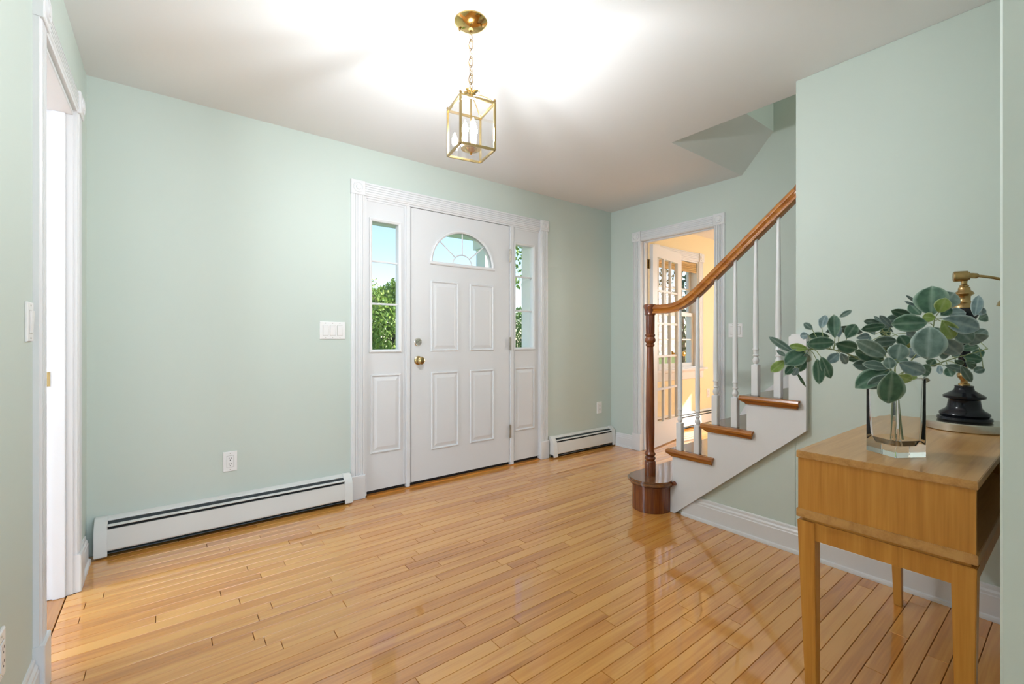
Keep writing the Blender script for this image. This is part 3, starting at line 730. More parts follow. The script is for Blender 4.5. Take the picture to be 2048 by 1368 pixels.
# balusters
rail_x = lambda Y: 2.605-(Y-.94)*.07
rail_path = [(1.80, 1.303), (1.735, 1.301), (1.675, 1.301), (1.622, 1.308), (1.572, 1.327), (1.515, 1.361), (1.456, 1.408), (1.41, 1.450), (1.31, 1.540), (1.12, 1.711), (.939, 1.872)]
def rail_z(Y):
    for (y0, z0), (y1, z1) in zip(rail_path, rail_path[1:]):
        if y1 <= Y <= y0: return z0 + (z1-z0)*(Y-y0)/(y1-y0)
    return 1.3
bl = [(1.586, 1), (1.473, 1), (1.363, 2), (1.252, 2), (1.142, 3), (1.029, 3)]
for Y, i in bl:
    zb = tz[i]; BX = rail_x(Y); hb = .172
    zt_ = rail_z(Y)-.020
    m_ = MB(); a = .0175
    m_.box(BX-a, BX+a, Y-a, Y+a, zb, zb+hb)
    base = m_.build('baluster', M['trim'], ST, bevel=.002)
    z = zb+hb
    m_ = MB(); m_.lathe([(.012, z-.002), (.010, z+.004), (.0135, z+.010), (.0165, z+.020), (.0165, z+.027), (.011, z+.040), (.0105, z+.046), (.015, z+.049), (.015, z+.054), (.0115, z+.057), (.0125, z+.080), (.0155, z+.083), (.0155, z+.088), (.013, z+.092), (.0145, z+.20), (.0085, zt_)], 16, (BX, Y, 0))
    m_.build('turned_shaft', M['trim'], base, smooth=.6)
# handrail
prof = [(0, .030), (.013, .029), (.022, .023), (.028, .013), (.028, .003), (.022, -.003), (.019, -.011), (.025, -.017), (.026, -.028), (.012, -.030)]
prof = prof + [(-u, v) for u, v in reversed(prof[1:])]
# smooth the path with Catmull-Rom
def crom(P, n=5):
    out = []
    for i in range(len(P)-1):
        p0, p1, p2, p3 = P[max(i-1, 0)], P[i], P[i+1], P[min(i+2, len(P)-1)]
        for k in range(n):
            t = k/n
            out.append(tuple(.5*((2*b_)+(-a+c)*t+(2*a-5*b_+4*c-d)*t*t+(-a+3*b_-3*c+d)*t**3) for a, b_, c, d in zip(p0, p1, p2, p3)))
    return out+[tuple(P[-1])]
pp = crom(rail_path); loops = []
for i, (Y, Z) in enumerate(pp):
    a = pp[max(i-1, 0)]; b_ = pp[min(i+1, len(pp)-1)]; t = Vector((b_[0]-a[0], b_[1]-a[1])).normalized(); nx, nz = t.y, -t.x
    if nz < 0: nx, nz = -nx, -nz
    sq = 1.0
    loops.append([(rail_x(Y)+u*sq, Y+v*nx, Z+v*nz) for u, v in prof])
m_ = MB(); m_.nested(loops); m_.f.append(tuple(range(len(prof)-1, -1, -1))); hr = m_.build('handrail', M['rail'], ST, smooth=.55)
m_ = MB(); m_.lathe([(.048, 0), (.048, .010), (.040, .017), (.001, .018)], 28, (2.628, YS, 1.872), 'y'); ro = m_.build('wall_rosette', M['rail'], ST, smooth=True)
# newel post
NX, NY = 2.540, 1.793
zb = tz[0]
prof = [(.036, zb), (.036, zb+.088), (.033, zb+.094), (.027, zb+.098), (.034, zb+.106), (.036, zb+.114), (.031, zb+.122), (.026, zb+.126), (.034, zb+.134), (.036, zb+.142), (.030, zb+.152), (.0255, zb+.160),
        (.027, zb+.20), (.0285, zb+.30), (.0275, zb+.50), (.025, zb+.68), (.0225, zb+.80), (.021, zb+.848), (.028, zb+.856), (.029, zb+.866), (.024, zb+.872), (.034, zb+.884), (.036, zb+.896), (.031, zb+.908), (.028, zb+.914), (.033, zb+.922), (.033, zb+.930), (.028, zb+.936), (.029, zb+.944), (.0295, zb+1.06)]
m_ = MB(); m_.lathe(prof, 26, (NX, NY, 0)); m_.build('newel_post', M['newel'], ST, smooth=.6)
m_ = MB(); m_.lathe([(.030, 1.262), (.036, 1.266), (.036, 1.272), (.034, 1.276), (.037, 1.300), (.042, 1.318), (.042, 1.328), (.038, 1.334), (.001, 1.337)], 26, (NX, NY, 0)); m_.build('newel_cap', M['newel'], ST, smooth=.6)

# ------------------------------------------------------------------ pendant lantern
CX, CY = 1.013, 1.598
PL = tag(root('pendant_lantern', (CX, CY, H)), 'brass and clear glass lantern hanging by a chain from the ceiling', 'pendant light')
m_ = MB(); m_.lathe([(.069, 0), (.0695, -.004), (.066, -.008), (.050, -.020), (.030, -.028), (.012, -.031), (.010, -.040), (.001, -.041)], 36, (CX, CY, H)); cn = m_.build('ceiling_canopy', M['brass'], PL, smooth=True)
for a in (2.3, 5.45):
    m_ = MB(); m_.lathe([(.004, 0), (.005, -.006), (.003, -.012), (.001, -.014)], 8, (CX+.05*math.cos(a), CY+.05*math.sin(a), H-.019)); m_.build('canopy_screw', M['antique'], cn)
ztop, zbot = 2.084, 1.886
zc = H-.042; lh = .040; k = 0
rot = math.radians(-10.2)
n_l = 7; zend = ztop+.062; pitch = (zc-zend)/n_l
for i in range(n_l):
    c0 = zc - (i+.5)*pitch; pts = []
    for t in range(16):
        a = 2*PI*t/16; px_ = .0098*math.cos(a); pz_ = (pitch*.5+.0045)*math.sin(a)
        th = .5 + (PI/2 if i % 2 else 0)
        pts.append((CX+px_*math.cos(th), CY+px_*math.sin(th), c0+pz_))
    m_ = MB(); m_.tube(pts, .0020, 6, True); m_.build('chain_link', M['antique'], PL, smooth=True)
m_ = MB(); m_.tube([(CX+.006*math.sin(i*1.3), CY+.006*math.cos(i*1.3), zc-(zc-zend)*i/16) for i in range(17)], .0016, 6); m_.build('cord', M['brass_l'], PL, smooth=True)
S2 = .0755
def lp(u, v, z):
    return (CX+u*math.cos(rot)-v*math.sin(rot), CY+u*math.sin(rot)+v*math.cos(rot), z)
def lbox(m_, u0, u1, v0, v1, z0, z1):
    vs_ = [lp(u, v, z) for z in (z0, z1) for u, v in ((u0, v0), (u1, v0), (u1, v1), (u0, v1))]
    m_.add(vs_, [(0,3,2,1),(4,5,6,7),(0,1,5,4),(1,2,6,5),(2,3,7,6),(3,0,4,7)])
for su in (-1, 1):
    for sv in (-1, 1):
        m_ = MB(); lbox(m_, su*S2-.0042, su*S2+.0042, sv*S2-.0042, sv*S2+.0042, zbot, ztop); pk = m_.build('post', M['brass_l'], PL)
        c0 = lp(su*S2, sv*S2, 0)
        m_ = MB(); m_.lathe([(.003, ztop), (.0025, ztop+.002), (.0055, ztop+.006), (.0055, ztop+.009), (.003, ztop+.013), (.001, ztop+.014)], 10, (c0[0], c0[1], 0)); m_.build('corner_finial', M['antique'], pk, smooth=True)
for z in (zbot, ztop-.005):
    for sv in (-1, 1):
        m_ = MB(); lbox(m_, -S2+.0028, S2-.0028, sv*S2-.0038, sv*S2+.0038, z-.002, z+.007); m_.build('rail', M['brass_l'], PL)
        m_ = MB(); lbox(m_, sv*S2-.0038, sv*S2+.0038, -S2+.0028, S2-.0028, z-.002, z+.007); m_.build('rail', M['brass_l'], PL)
for sv in (-1, 1):
    m_ = MB(); lbox(m_, -S2+.003, S2-.003, sv*S2-.0008, sv*S2+.0008, zbot+.005, ztop-.005); m_.build('glass_pane', M['pane'], PL)
    m_ = MB(); lbox(m_, sv*S2-.0008, sv*S2+.0008, -S2+.003, S2-.003, zbot+.005, ztop-.005); m_.build('glass_pane', M['pane'], PL)
m_ = MB(); lbox(m_, -S2+.003, S2-.003, -S2+.003, S2-.003, zbot+.001, zbot+.0025); m_.build('glass_pane', M['pane'], PL)
for su, sv in ((-1, -1), (1, -1), (1, 1), (-1, 1)):
    pts = []
    for i in range(13):
        t = i/12; r_ = S2*(1-t)*math.sqrt(2)*1.0 if True else 0
        z = ztop + .044*math.sin(min(1, t*1.15)*PI/2)
        pts.append(lp(su*S2*(1-t), sv*S2*(1-t), z))
    m_ = MB(); m_.tube(pts, .0022, 6); m_.build('scroll_arm', M['brass_l'], PL, smooth=True)
m_ = MB(); m_.lathe([(.001, ztop+.030), (.008, ztop+.034), (.005, ztop+.042), (.012, ztop+.052), (.014, ztop+.060), (.010, ztop+.066), (.004, ztop+.070), (.001, ztop+.071)], 20, (CX, CY, 0)); m_.build('crown', M['brass'], PL, smooth=True)
for i in range(4):
    a = i*PI/2+.6; d_ = Vector((math.cos(a), math.sin(a), 0)); s_ = Vector((-d_.y, d_.x, 0)); b0 = Vector((CX, CY, ztop+.046))
    vs_ = []; n = 6
    for j in range(n+1):
        t = j/n; w_ = .013*math.sin(PI*min(1, t*.85+.12)); ctr = b0 + d_*(.004+.036*t) + Vector((0, 0, .042*t-.036*t*t*t))
        vs_ += [ctr-s_*w_, ctr+Vector((0, 0, .002)), ctr+s_*w_]
    fs = [f_ for j in range(n) for f_ in ((j*3, j*3+1, j*3+4, j*3+3), (j*3+1, j*3+2, j*3+5, j*3+4))]
    m_ = MB(); m_.add(vs_, fs); o = m_.build('crown_leaf', M['brass'], PL, smooth=True)
    sm = o.modifiers.new('thick', 'SOLIDIFY'); sm.thickness = .0012
m_ = MB(); m_.lathe([(.0035, zbot+.01), (.0035, ztop+.035)], 10, (CX, CY, 0)); m_.build('centre_rod', M['brass_l'], PL, smooth=True)
m_ = MB(); m_.lathe([(.001, zbot-.006), (.004, zbot-.004), (.003, zbot+.001), (.012, zbot+.004), (.024, zbot+.012), (.027, zbot+.017), (.042, zbot+.018), (.042, zbot+.021), (.001, zbot+.022)], 28, (CX, CY, 0)); cl = m_.build('candle_tray', M['brass'], PL, smooth=.6)
for i in range(3):
    a = i*2*PI/3+.35; bx, by = CX+.024*math.cos(a), CY+.024*math.sin(a)
    m_ = MB(); m_.lathe([(.010, zbot+.022), (.0105, zbot+.026), (.0085, zbot+.030), (.0085, zbot+.078), (.001, zbot+.079)], 14, (bx, by, 0)); ca = m_.build('candle_sleeve', M['plastic'], PL, smooth=.6)
    z = zbot+.079
    m_ = MB(); m_.lathe([(.006, z), (.0135, z+.018), (.012, z+.032), (.006, z+.048), (.001, z+.062)], 8, (bx, by, 0)); m_.build('candle_bulb', M['bulb'], ca, smooth=True)

# ------------------------------------------------------------------ console table
TX0, TX1, TY0, TY1, TZ = 1.457, 2.43, .158, .529, .78
TB = tag(root('console_table', ((TX0+TX1)/2, (TY0+TY1)/2, 0)), 'honey-coloured wooden console table with square tapered legs holding the vase and lamp', 'table')
m_ = MB(); m_.box(TX0, TX1, TY0, TY1, TZ-.020, TZ); m_.build('table_top', M['table_top'], TB, bevel=.0015)
i_ = .004
m_ = MB(); m_.box(TX0+i_, TX0+i_+.016, TY0+i_, TY1-i_, .612, TZ-.020); m_.build('side_panel', M['table'], TB)
m_ = MB(); m_.box(TX1-i_-.016, TX1-i_, TY0+i_, TY1-i_, .612, TZ-.020); m_.build('side_panel', M['table'], TB)
m_ = MB(); m_.box(TX0+i_+.016, TX1-i_-.016, TY1-.060, TY1-.046, .612, TZ-.020); m_.build('back_panel', M['table'], TB)
nd = 2; w_ = (TX1-TX0-.06)/nd
for k in range(nd):
    m_ = MB(); m_.box(TX0+.03+k*w_+.003, TX0+.03+(k+1)*w_-.003, TY1-.030, TY1-.012, .620, TZ-.026); dr = m_.build('drawer', M['table'], TB, bevel=.002)
    m_ = MB(); m_.lathe([(.007, 0), (.006, .008), (.011, .014), (.011, .019), (.001, .021)], 14, (TX0+.03+(k+.5)*w_, TY1-.012, .69), 'y'); m_.build('knob', M['antique'], dr, smooth=True)
m_ = MB(); m_.box(TX0, TX1, TY0, TY1, .588, .612); m_.build('bottom_board', M['table_top'], TB, bevel=.0015)
m_ = MB(); m_.box(TX0+.012, TX1-.012, TY0+.012, TY1-.012, .578, .588); m_.build('spacer', M['table'], TB)
lw_ = .044
for (a, b_) in ((TX0+.008, TX0+.022), (TX1-.022, TX1-.008)):
    m_ = MB(); m_.box(a, b_, TY0+lw_, TY1-lw_, .528, .579); m_.build('apron', M['table'], TB)
for (a, b_) in ((TY0+.008, TY0+.022), (TY1-.022, TY1-.008)):
    m_ = MB(); m_.box(TX0+lw_, TX1-lw_, a, b_, .528, .579); m_.build('apron', M['table'], TB)
for ix, (xa, sx) in enumerate(((TX0+.002, 1), (TX1-.002, -1))):
    for ya, sy in ((TY0+.002, 1), (TY1-.002, -1)):
        x1, y1 = xa+sx*lw_, ya+sy*lw_
        top = [(xa, ya), (x1, ya), (x1, y1), (xa, y1)]
        # the legs lean in a little and get slimmer towards the floor
        bx0, by0 = xa+sx*.006, ya+sy*(.022 if sy < 0 else .006)
        bot = [(bx0, by0), (bx0+sx*.026, by0), (bx0+sx*.026, by0+sy*.026), (bx0, by0+sy*.026)]
        m_ = MB(); m_.add([(x, y, .001) for x, y in bot]+[(x, y, .579) for x, y in top], [(0,3,2,1),(4,5,6,7),(0,1,5,4),(1,2,6,5),(2,3,7,6),(3,0,4,7)])
        m_.build('leg', M['table'], TB, bevel=.0015)

# ------------------------------------------------------------------ glass vase
VX, VY = 1.634, .341
VA = tag(root('glass_vase', (VX, VY, TZ), math.radians(-32)), 'square clear glass vase with thick base holding the leafy sprigs', 'vase')
def sq(hs, r_, z, n=5):
    pts = []
    for cx, cy, a0 in ((hs-r_, hs-r_, 0), (-hs+r_, hs-r_, 90), (-hs+r_, -hs+r_, 180), (hs-r_, -hs+r_, 270)):
        for k in range(n):
            a = math.radians(a0+90*k/(n-1)); pts.append((cx+r_*math.cos(a), cy+r_*math.sin(a), z))
    return pts
vh = .215
m_ = MB()
m_.nested([sq(.0465, .004, .0008), sq(.0465, .004, .10), sq(.0465, .004, vh), sq(.0425, .004, vh+.001), sq(.0418, .006, vh-.004), sq(.0412, .010, .10), sq(.0395, .014, .045), sq(.032, .016, .030), sq(.01, .004, .028)])
m_.f.append(tuple(range(19, -1, -1)))
m_.build('vessel', M['glass'], VA, world=False)

# ------------------------------------------------------------------ leafy sprigs
def leaf_mesh(name, base, tip, width, mat, parent, curl=.12, roll=0.0, cup=.18):
    base, tip = Vector(base), Vector(tip); ax = tip-base; L = ax.length; t = ax.normalized()
    view = (Vector((0, 0, CAMZ))-base).normalized()          # blades spread roughly towards the open side of the room
    nrm = (view - t*view.dot(t)).normalized(); nrm = Matrix.Rotation(roll, 3, t) @ nrm
    sd = nrm.cross(t)
    nl, nw = 9, 8; vs_ = []; ed = []
    for i in range(nl+1):
        u = i/nl
        w_ = width*.5*1.04*(math.sin(PI*min(1, u**1.12)))**.62 if 0 < u < 1 else width*.03
        bend = curl*L*(u*u-.35*u)
        for j in range(nw+1):
            s_ = (j/nw-.5)*2
            p = base+t*(L*u)+sd*(s_*w_)-nrm*bend+nrm*(cup*w_*(abs(s_)**1.5)) + nrm*(.0012*math.sin(u*14)*abs(s_))
            vs_.append(p); e = max(0, abs(s_)-.86)/.14
            rib = max(0, 1-abs(s_)*7)*.35
            ed.append(min(1, .75*e+rib+ (1 if u in (0, 1) else 0)*.5))
    fs = [(i*(nw+1)+j, i*(nw+1)+j+1, (i+1)*(nw+1)+j+1, (i+1)*(nw+1)+j) for i in range(nl) for j in range(nw)]
    m_ = MB(); m_.add(vs_, fs); o = m_.build(name, mat, parent, smooth=1.5)
    at = o.data.attributes.new('edge', 'FLOAT', 'POINT')
    for k, e in enumerate(ed): at.data[k].value = e
    sm = o.modifiers.new('thick', 'SOLIDIFY'); sm.thickness = .0009
    return o
D_, G_, B_, Y_ = M['sage_d'], M['sage_g'], M['sage_b'], M['sage_y']
cr = lambda x, y: (1520+x/3.6, 520+y/3.6)
SPR = {
 'A': ('leafy sprig with the biggest rounded leaves, standing above the vase', [(1000, 1180), (1120, 800), (1215, 560), (1255, 430)], 1.24, [
   (1235,400,1235,185,180,D_,.03), (1290,350,1408,226,125,G_,.05), (1290,378,1337,275,85,Y_,-.02), (1265,418,1168,408,66,Y_,-.02), (1205,452,952,460,125,D_,-.01),
   (1222,478,1208,712,182,G_,-.04), (1308,432,1402,572,98,Y_,-.03), (1312,420,1602,502,122,B_,-.02), (1395,485,1538,592,112,G_,.02), (1290,560,1445,684,118,B_,.04),
   (1500,530,1622,603,110,G_,.05), (1285,640,1372,692,92,G_,.07), (1255,600,1150,560,90,D_,.08), (1300,400,1380,345,60,D_,.05), (1330,385,1500,372,70,B_,.06), (1245,560,1300,480,80,D_,.06)]),
 'B': ('leafy sprig of broad dull green leaves drooping over the front of the vase', [(985, 1200), (960, 950), (945, 820), (935, 740)], 1.155, [
   (905,690,708,588,98,G_,.0), (890,722,686,655,92,D_,.03), (985,725,1010,602,118,G_,.0), (1000,735,1194,822,100,B_,.0), (918,778,746,744,66,G_,-.01),
   (930,790,697,903,126,D_,.0), (938,832,772,922,82,G_,-.03), (952,798,928,1037,152,D_,-.05), (990,830,1100,878,76,Y_,-.02), (925,700,938,782,72,G_,-.03),
   (800,770,674,752,76,G_,.05), (1130,770,1238,812,84,D_,.05), (980,740,1060,700,70,D_,.05), (1060,860,1130,800,60,Y_,.05)]),
 'C': ('long leafy sprig arching out to the left of the vase', [(1010, 1150), (900, 840), (700, 708), (500, 640), (330, 648), (200, 690)], 1.30, [
   (245,668,64,553,50,G_,0), (345,640,203,622,56,Y_,-.01), (330,660,188,745,112,D_,0), (178,724,78,805,66,Y_,0), (192,692,118,652,30,G_,.02), (240,755,186,822,52,D_,.02),
   (272,775,236,832,46,B_,.0), (325,715,272,805,60,D_,.02), (262,805,330,916,18,D_,.02), (335,668,345,742,46,G_,-.02), (412,712,430,890,72,D_,-.02), (440,695,512,852,66,D_,-.03),
   (535,592,342,606,88,D_,-.02), (500,552,352,545,58,D_,.02), (352,540,288,548,50,B_,.03), (380,500,313,453,42,G_,.04), (440,492,470,393,56,B_,.03), (540,562,530,388,76,D_,0),
   (572,412,660,361,34,G_,.02), (568,562,560,458,42,B_,.02), (622,562,692,458,76,D_,.0), (738,522,568,488,60,G_,.05), (542,600,708,645,92,D_,0), (568,672,488,738,62,B_,-.02),
   (578,670,634,752,52,B_,-.02), (618,702,722,716,46,D_,.03), (690,562,802,545,52,B_,.04), (470,520,575,500,50,G_,.06), (420,640,340,590,60,D_,.05)]),
 'D': ('leafy sprig of small narrow leaves behind the middle of the bunch', [(1030, 1150), (1010, 900), (960, 650), (880, 500)], 1.38, [
   (905,472,735,500,58,D_,0), (862,452,745,440,46,G_,.02), (830,540,782,478,40,G_,.02), (985,578,818,592,72,G_,-.05), (870,620,965,642,72,D_,-.02), (900,432,1005,432,72,G_,.02),
   (1085,402,955,368,60,D_,.0), (1160,395,1076,312,78,D_,.02), (955,485,862,398,42,B_,0), (1000,545,1058,612,84,D_,-.05), (1050,520,1118,568,72,B_,-.02), (1065,635,1155,695,84,B_,-.02),
   (1145,312,1056,260,20,B_,.03), (1130,330,1045,300,18,B_,.03), (960,520,820,402,34,G_,.03), (870,540,930,500,60,D_,.02), (800,590,740,560,60,G_,.02), (1090,640,1040,560,60,Y_,.02)]),
 'E': ('leafy sprig leaning right towards the table lamp and the partition', [(1020, 1180), (1130, 900), (1300, 740), (1500, 680), (1640, 640)], 1.42, [
   (1575,620,1448,642,50,D_,0), (1600,720,1470,700,72,D_,0), (1610,650,1535,692,60,D_,.03), (1325,760,1505,800,56,G_,-.03), (1445,758,1528,882,52,G_,-.03), (1350,775,1382,838,62,D_,0),
   (1290,760,1300,824,36,B_,.02), (1545,405,1578,252,62,B_,.04), (1560,390,1620,350,56,B_,.05), (1615,780,1545,802,52,G_,0), (1478,728,1562,782,52,D_,.0), (1260,712,1215,765,62,D_,.0),
   (1178,838,1206,890,42,B_,-.05), (1380,700,1420,640,60,G_,.02), (1540,560,1630,500,70,G_,.05), (1400,720,1470,760,46,D_,.02), (1570,430,1650,390,70,D_,.06)]),
}
srnd = random.Random(21)
for key, (label, path, dep, leaves) in SPR.items():
    base = Vector((VX, VY, TZ+.04)) + Vector((srnd.uniform(-.012, .012), srnd.uniform(-.012, .012), 0))
    SR = tag(root('leafy_sprig', base), label, 'plant')
    pts = []
    for k, (x, y) in enumerate(path):
        u, v = cr(x, y)
        if k == 0: pts.append(base)
        elif k == 1: 
            q = dirpt(u, v, dep); z = TZ+.20
            pts.append(Vector((VX+(q.x-VX)*.12, VY+(q.y-VY)*.12, z)))
        else: pts.append(dirpt(u, v, dep))
    sp = crom([tuple(p) for p in pts], 6)
    m_ = MB(); m_.tube(sp, [.0024-.0012*i/len(sp) for i in range(len(sp))], 6); stem = m_.build('stem', M['stem'], SR, smooth=True)
    for (x0, y0, x1, y1, wd, mt_, dd) in leaves:
        d0 = dep+dd; tilt = srnd.uniform(-.025, .03)
        b0 = dirpt(*cr(x0, y0), d0); t0 = dirpt(*cr(x1, y1), d0+tilt)
        wid = wd/3.6/FPX*d0*1.06
        leaf_mesh('leaf', b0, t0, wid, mt_, SR, curl=srnd.uniform(.05, .22), roll=srnd.uniform(-.35, .35), cup=srnd.uniform(.1, .3))
        # short petiole to the nearest point of the stem
        near_ = min(sp, key=lambda p: (Vector(p)-b0).length)
        if (Vector(near_)-b0).length < .07:
            m_ = MB(); m_.tube([near_, (Vector(near_)+b0)/2+Vector((0, 0, .003)), b0+(t0-b0)*.12], .0011, 5); m_.build('petiole', M['stem'], SR)

# ------------------------------------------------------------------ table lamp
LXp, LYp = 2.283, .283
LM = tag(root('desk_lamp', (LXp, LYp, TZ)), 'antique brass and black desk lamp behind the vase, arm running off to the right', 'lamp')
cz_ = TZ
m_ = MB(); m_.lathe([(.112, .0008), (.114, .003), (.114, .027), (.110, .030), (.001, .030)], 48, (LXp, LYp, cz_)); m_.build('base_disc', M['steel'], LM, smooth=.6)
m_ = MB(); m_.lathe([(.070, .030), (.074, .036), (.072, .044), (.064, .048), (.068, .053), (.066, .060), (.052, .070), (.046, .078), (.042, .105), (.044, .108), (.056, .112), (.057, .120), (.045, .128), (.028, .140), (.025, .150), (.026, .156), (.020, .158), (.001, .159)], 36, (LXp, LYp, cz_)); m_.build('lower_turning', M['blacklac'], LM, smooth=.8)
m_ = MB(); m_.lathe([(.016, .158), (.016, .163), (.010, .167), (.010, .176), (.018, .186), (.020, .194), (.016, .203), (.009, .209), (.009, .225)], 24, (LXp, LYp, cz_)); m_.build('brass_collar', M['antique'], LM, smooth=.8)
m_ = MB(); m_.lathe([(.010, .224), (.015, .235), (.018, .30), (.015, .37), (.020, .385), (.030, .395), (.038, .410), (.040, .425), (.036, .436), (.001, .437)], 24, (LXp, LYp, cz_)); m_.build('upper_turning', M['blacklac'], LM, smooth=.8)
m_ = MB(); m_.lathe([(.034, .436), (.034, .441), (.028, .450), (.022, .455), (.017, .462), (.017, .478), (.019, .480), (.027, .487), (.024, .494), (.017, .500), (.016, .510), (.012, .513), (.013, .518), (.008, .522), (.0085, .534), (.001, .535)], 28, (LXp, LYp, cz_)); m_.build('brass_cap', M['antique'], LM, smooth=.8)
jz = cz_+.552
m_ = MB(); 
ax = Vector((.30, -.95, 0)).normalized(); c0 = Vector((LXp, LYp, jz)); sdv = Vector((-ax.y, ax.x, 0))
ring = lambda r_, h_: [tuple(c0+ax*h_+(sdv*math.cos(2*PI*k/20)+Vector((0, 0, 1))*math.sin(2*PI*k/20))*r_) for k in range(20)]
m_.nested([ring(.001, -.030), ring(.016, -.029), ring(.019, -.026), ring(.019, .008), ring(.015, .012), ring(.015, .014), ring(.009, .014), ring(.008, .010), ring(.001, .010)]); m_.build('swivel_joint', M['antique'], LM, smooth=.6)
arm_dir = Vector((.77, -.60, -.05)).normalized()
pA = c0 + Vector((.012, -.008, .003))
m_ = MB(); m_.tube([pA, pA+arm_dir*.012, pA+arm_dir*.03, pA+arm_dir*.036], [.007, .010, .010, .006], 14); m_.build('arm_socket', M['antique'], LM, smooth=True)
armp = [tuple(pA+arm_dir*(.03+.017*i)+Vector((0, 0, -.0016*i*i*.18))) for i in range(10)]
m_ = MB(); m_.tube(armp, .0052, 12); m_.build('arm', M['antique'], LM, smooth=True)
ep = Vector(armp[-1])
m_ = MB(); m_.lathe([(.012, .012), (.016, .008), (.018, -.01), (.030, -.03), (.052, -.062), (.056, -.075), (.0545, -.075), (.050, -.062), (.028, -.03), (.014, -.01), (.001, -.006)], 28, tuple(ep)); m_.build('lamp_shade', M['antique'], LM, smooth=.8)

# ------------------------------------------------------------------ outdoors
gm = MB(); gm.box(-30, 45, YF+.16, 60, -.62, -.45); struct(gm.build('ground', M['lawn']), 'green lawn outside the front door', 'ground')
PC = struct(root('porch', (2.2, 4.6, -.3)), 'white porch roof and posts outside the front door', 'porch')
for x in (.35, 3.07):
    m_ = MB(); m_.box(x, x+.20, 4.52, 4.72, -.3, 2.34); m_.box(x-.03, x+.23, 4.49, 4.75, -.3, -.1); m_.box(x-.03, x+.23, 4.49, 4.75, 2.22, 2.34); m_.build('post', M['siding'], PC)
m_ = MB(); m_.box(.25, 3.37, YF+.16, 4.78, 2.345, 2.60); m_.prism([(.1, 2.60), (3.52, 2.60), (1.81, 3.3)], lambda u, v, t: (u, t, v), YF+.16, 4.9); m_.build('roof', M['siding'], PC)
m_ = MB(); m_.box(.15, 3.5, YF+.16, 4.9, -.45, -.06); m_.build('step_slab', M['siding'], PC)
def tree(x, y, zc_, rx_, rz_, n, ls, mat, label, trunk=.12, gz=-.45, seed=1, shell=.55, branches=5):
    r_ = random.Random(seed); T = tag(root('tree', (x, y, gz)), label, 'tree')
    m_ = MB(); m_.tube([(x, y, gz), (x+.05, y, gz+(zc_-gz)*.5), (x, y+.05, zc_), (x, y, zc_+rz_*.6)], [trunk, trunk*.8, trunk*.5, trunk*.15], 8); tr_ = m_.build('trunk', M['bark'], T, smooth=True)
    for k in range(branches):
        a = r_.uniform(0, 2*PI); z0 = zc_-rz_*.6+rz_*1.1*k/branches; L = rx_*.85
        m_ = MB(); m_.tube([(x, y, z0), (x+L*.5*math.cos(a), y+L*.5*math.sin(a), z0+.12*L), (x+L*math.cos(a), y+L*math.sin(a), z0+.35*L)], [trunk*.35, trunk*.22, trunk*.06], 6); m_.build('branch', M['bark'], T, smooth=True)
    vs_ = []; fs = []
    for k in range(n):
        u, v, w__ = r_.gauss(0, 1), r_.gauss(0, 1), r_.gauss(0, 1); q = math.sqrt(u*u+v*v+w__*w__)+1e-6
        rr = shell+(1-shell)*r_.random()**.6
        lump = 1+.22*math.sin(5*u/q+seed)*math.cos(4*w__/q)
        p = Vector((x+u/q*rx_*rr*lump, y+v/q*rx_*rr*lump, zc_+w__/q*rz_*rr*lump))
        if p.z < gz+.05: continue
        e = Euler((r_.uniform(0, 6.3), r_.uniform(0, 6.3), r_.uniform(0, 6.3))).to_matrix(); s_ = ls*r_.uniform(.6, 1.3)
        i0 = len(vs_)
        vs_ += [p+e@Vector((-s_*.5, 0, 0)), p+e@Vector((0, -s_*.28, .1*s_)), p+e@Vector((s_*.5, 0, 0)), p+e@Vector((0, s_*.28, .1*s_))]
        fs.append((i0, i0+1, i0+2, i0+3))
    m_ = MB(); m_.add(vs_, fs); me = bpy.data.meshes.new('foliage'); off = Vector((x, y, gz)); me.from_pydata([tuple(Vector(p)-off) for p in vs_], [], fs); me.materials.append(mat)
    o = bpy.data.objects.new('foliage', me); C.objects.link(o); o.parent = T; o['kind'] = 'stuff'
    return T
tree(7.0, 16.6, 1.35, 2.5, 2.15, 17000, .17, M['leaf_a'], 'rounded light green tree filling the left sidelight', seed=3)
tree(7.5, 24.0, 1.6, 3.2, 2.6, 5000, .16, M['leaf_a'], 'light green tree further back beside the rounded one', seed=4)
tree(.6, 19.5, 1.0, 2.6, 1.9, 4500, .16, M['leaf_b'], 'low green tree behind the parked white car', seed=5)
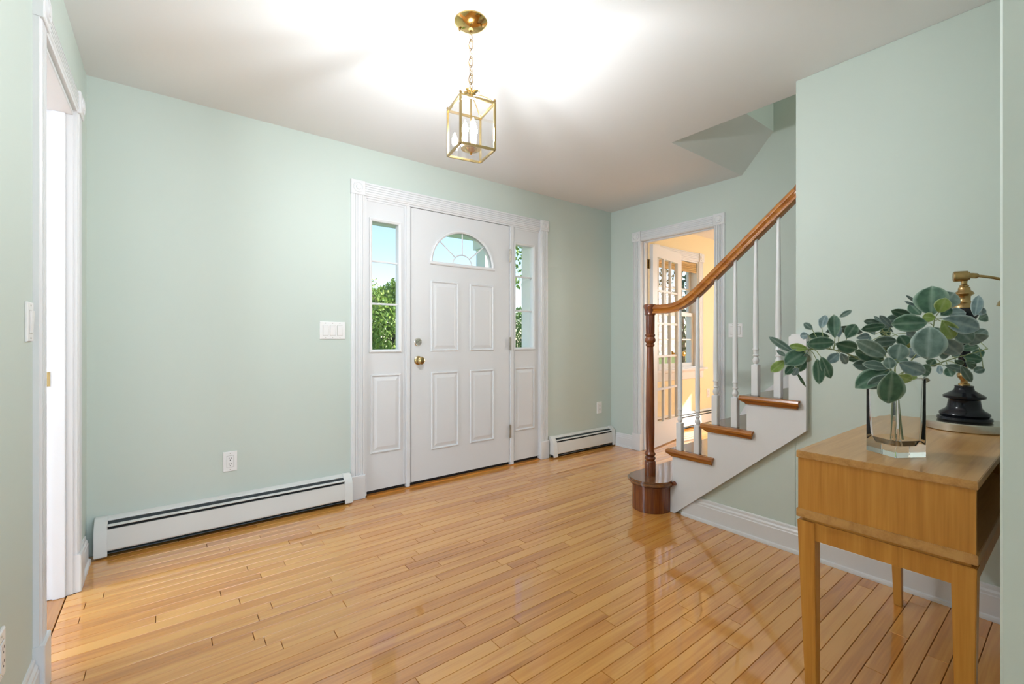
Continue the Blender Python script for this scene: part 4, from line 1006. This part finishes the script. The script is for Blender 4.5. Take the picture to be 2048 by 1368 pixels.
tree(10.0, 9.7, 3.3, 1.9, 1.9, 2600, .16, M['leaf_a'], 'airy tree with bare lower branches seen in the right sidelight', seed=6, branches=9)
tree(13.0, 15.9, 1.0, 1.9, 1.7, 6000, .15, M['leaf_b'], 'dense dark bush low in the right sidelight', seed=8, branches=3)
tree(14.8, 9.1, 2.6, 1.7, 2.6, 2600, .15, M['leaf_c'], 'dark conifer outside the yellow room window', seed=9, branches=8)
# parked car
CR = tag(root('car', (2.8, 12.3, -.45)), 'white car parked on the lawn, glimpsed at the foot of the left sidelight', 'car')
gz = -.45
side = [(.65, .30), (.66, .62), (.75, .80), (1.15, .88), (1.75, 1.32), (2.1, 1.42), (3.3, 1.42), (3.75, 1.33), (4.45, .95), (4.95, .88), (5.0, .60), (4.98, .30)]
m_ = MB(); m_.prism([(u, v+gz) for u, v in side], lambda u, v, t: (u, t, v), 11.45, 13.15); m_.build('body', M['carpaint'], CR, bevel=.05, seg=3, smooth=.6)
for yy in (11.435, 13.152):
    for gl_ in ([(1.35, .93), (1.85, 1.30), (2.55, 1.34), (2.55, .93)], [(2.63, .93), (2.63, 1.34), (3.3, 1.34), (3.7, 1.25), (4.15, .95)]):
        m_ = MB(); m_.prism([(u, v+gz) for u, v in gl_], lambda u, v, t: (u, t, v), yy, yy+.013); m_.build('side_window', M['carglass'], CR)
for (pa, pb) in (((1.20, .93), (1.72, 1.31)), ((3.80, 1.32), (4.40, .99))):
    sg = -1 if pa[0] < 2 else 1; ox, oz = sg*.012, .016
    m_ = MB(); m_.prism([(pa[0], pa[1]+gz), (pb[0], pb[1]+gz), (pb[0]+ox, pb[1]+gz+oz), (pa[0]+ox, pa[1]+gz+oz)], lambda u, v, t: (u, t, v), 11.6, 13.0); m_.build('windscreen', M['carglass'], CR)
for x in (1.45, 4.15):
    for yy in (11.42, 12.96):
        m_ = MB(); m_.lathe([(.10, 0), (.30, 0), (.32, .03), (.32, .19), (.30, .22), (.10, .22)], 24, (x, yy, gz+.32), 'y'); m_.build('wheel', M['tyre'], CR, smooth=.6)
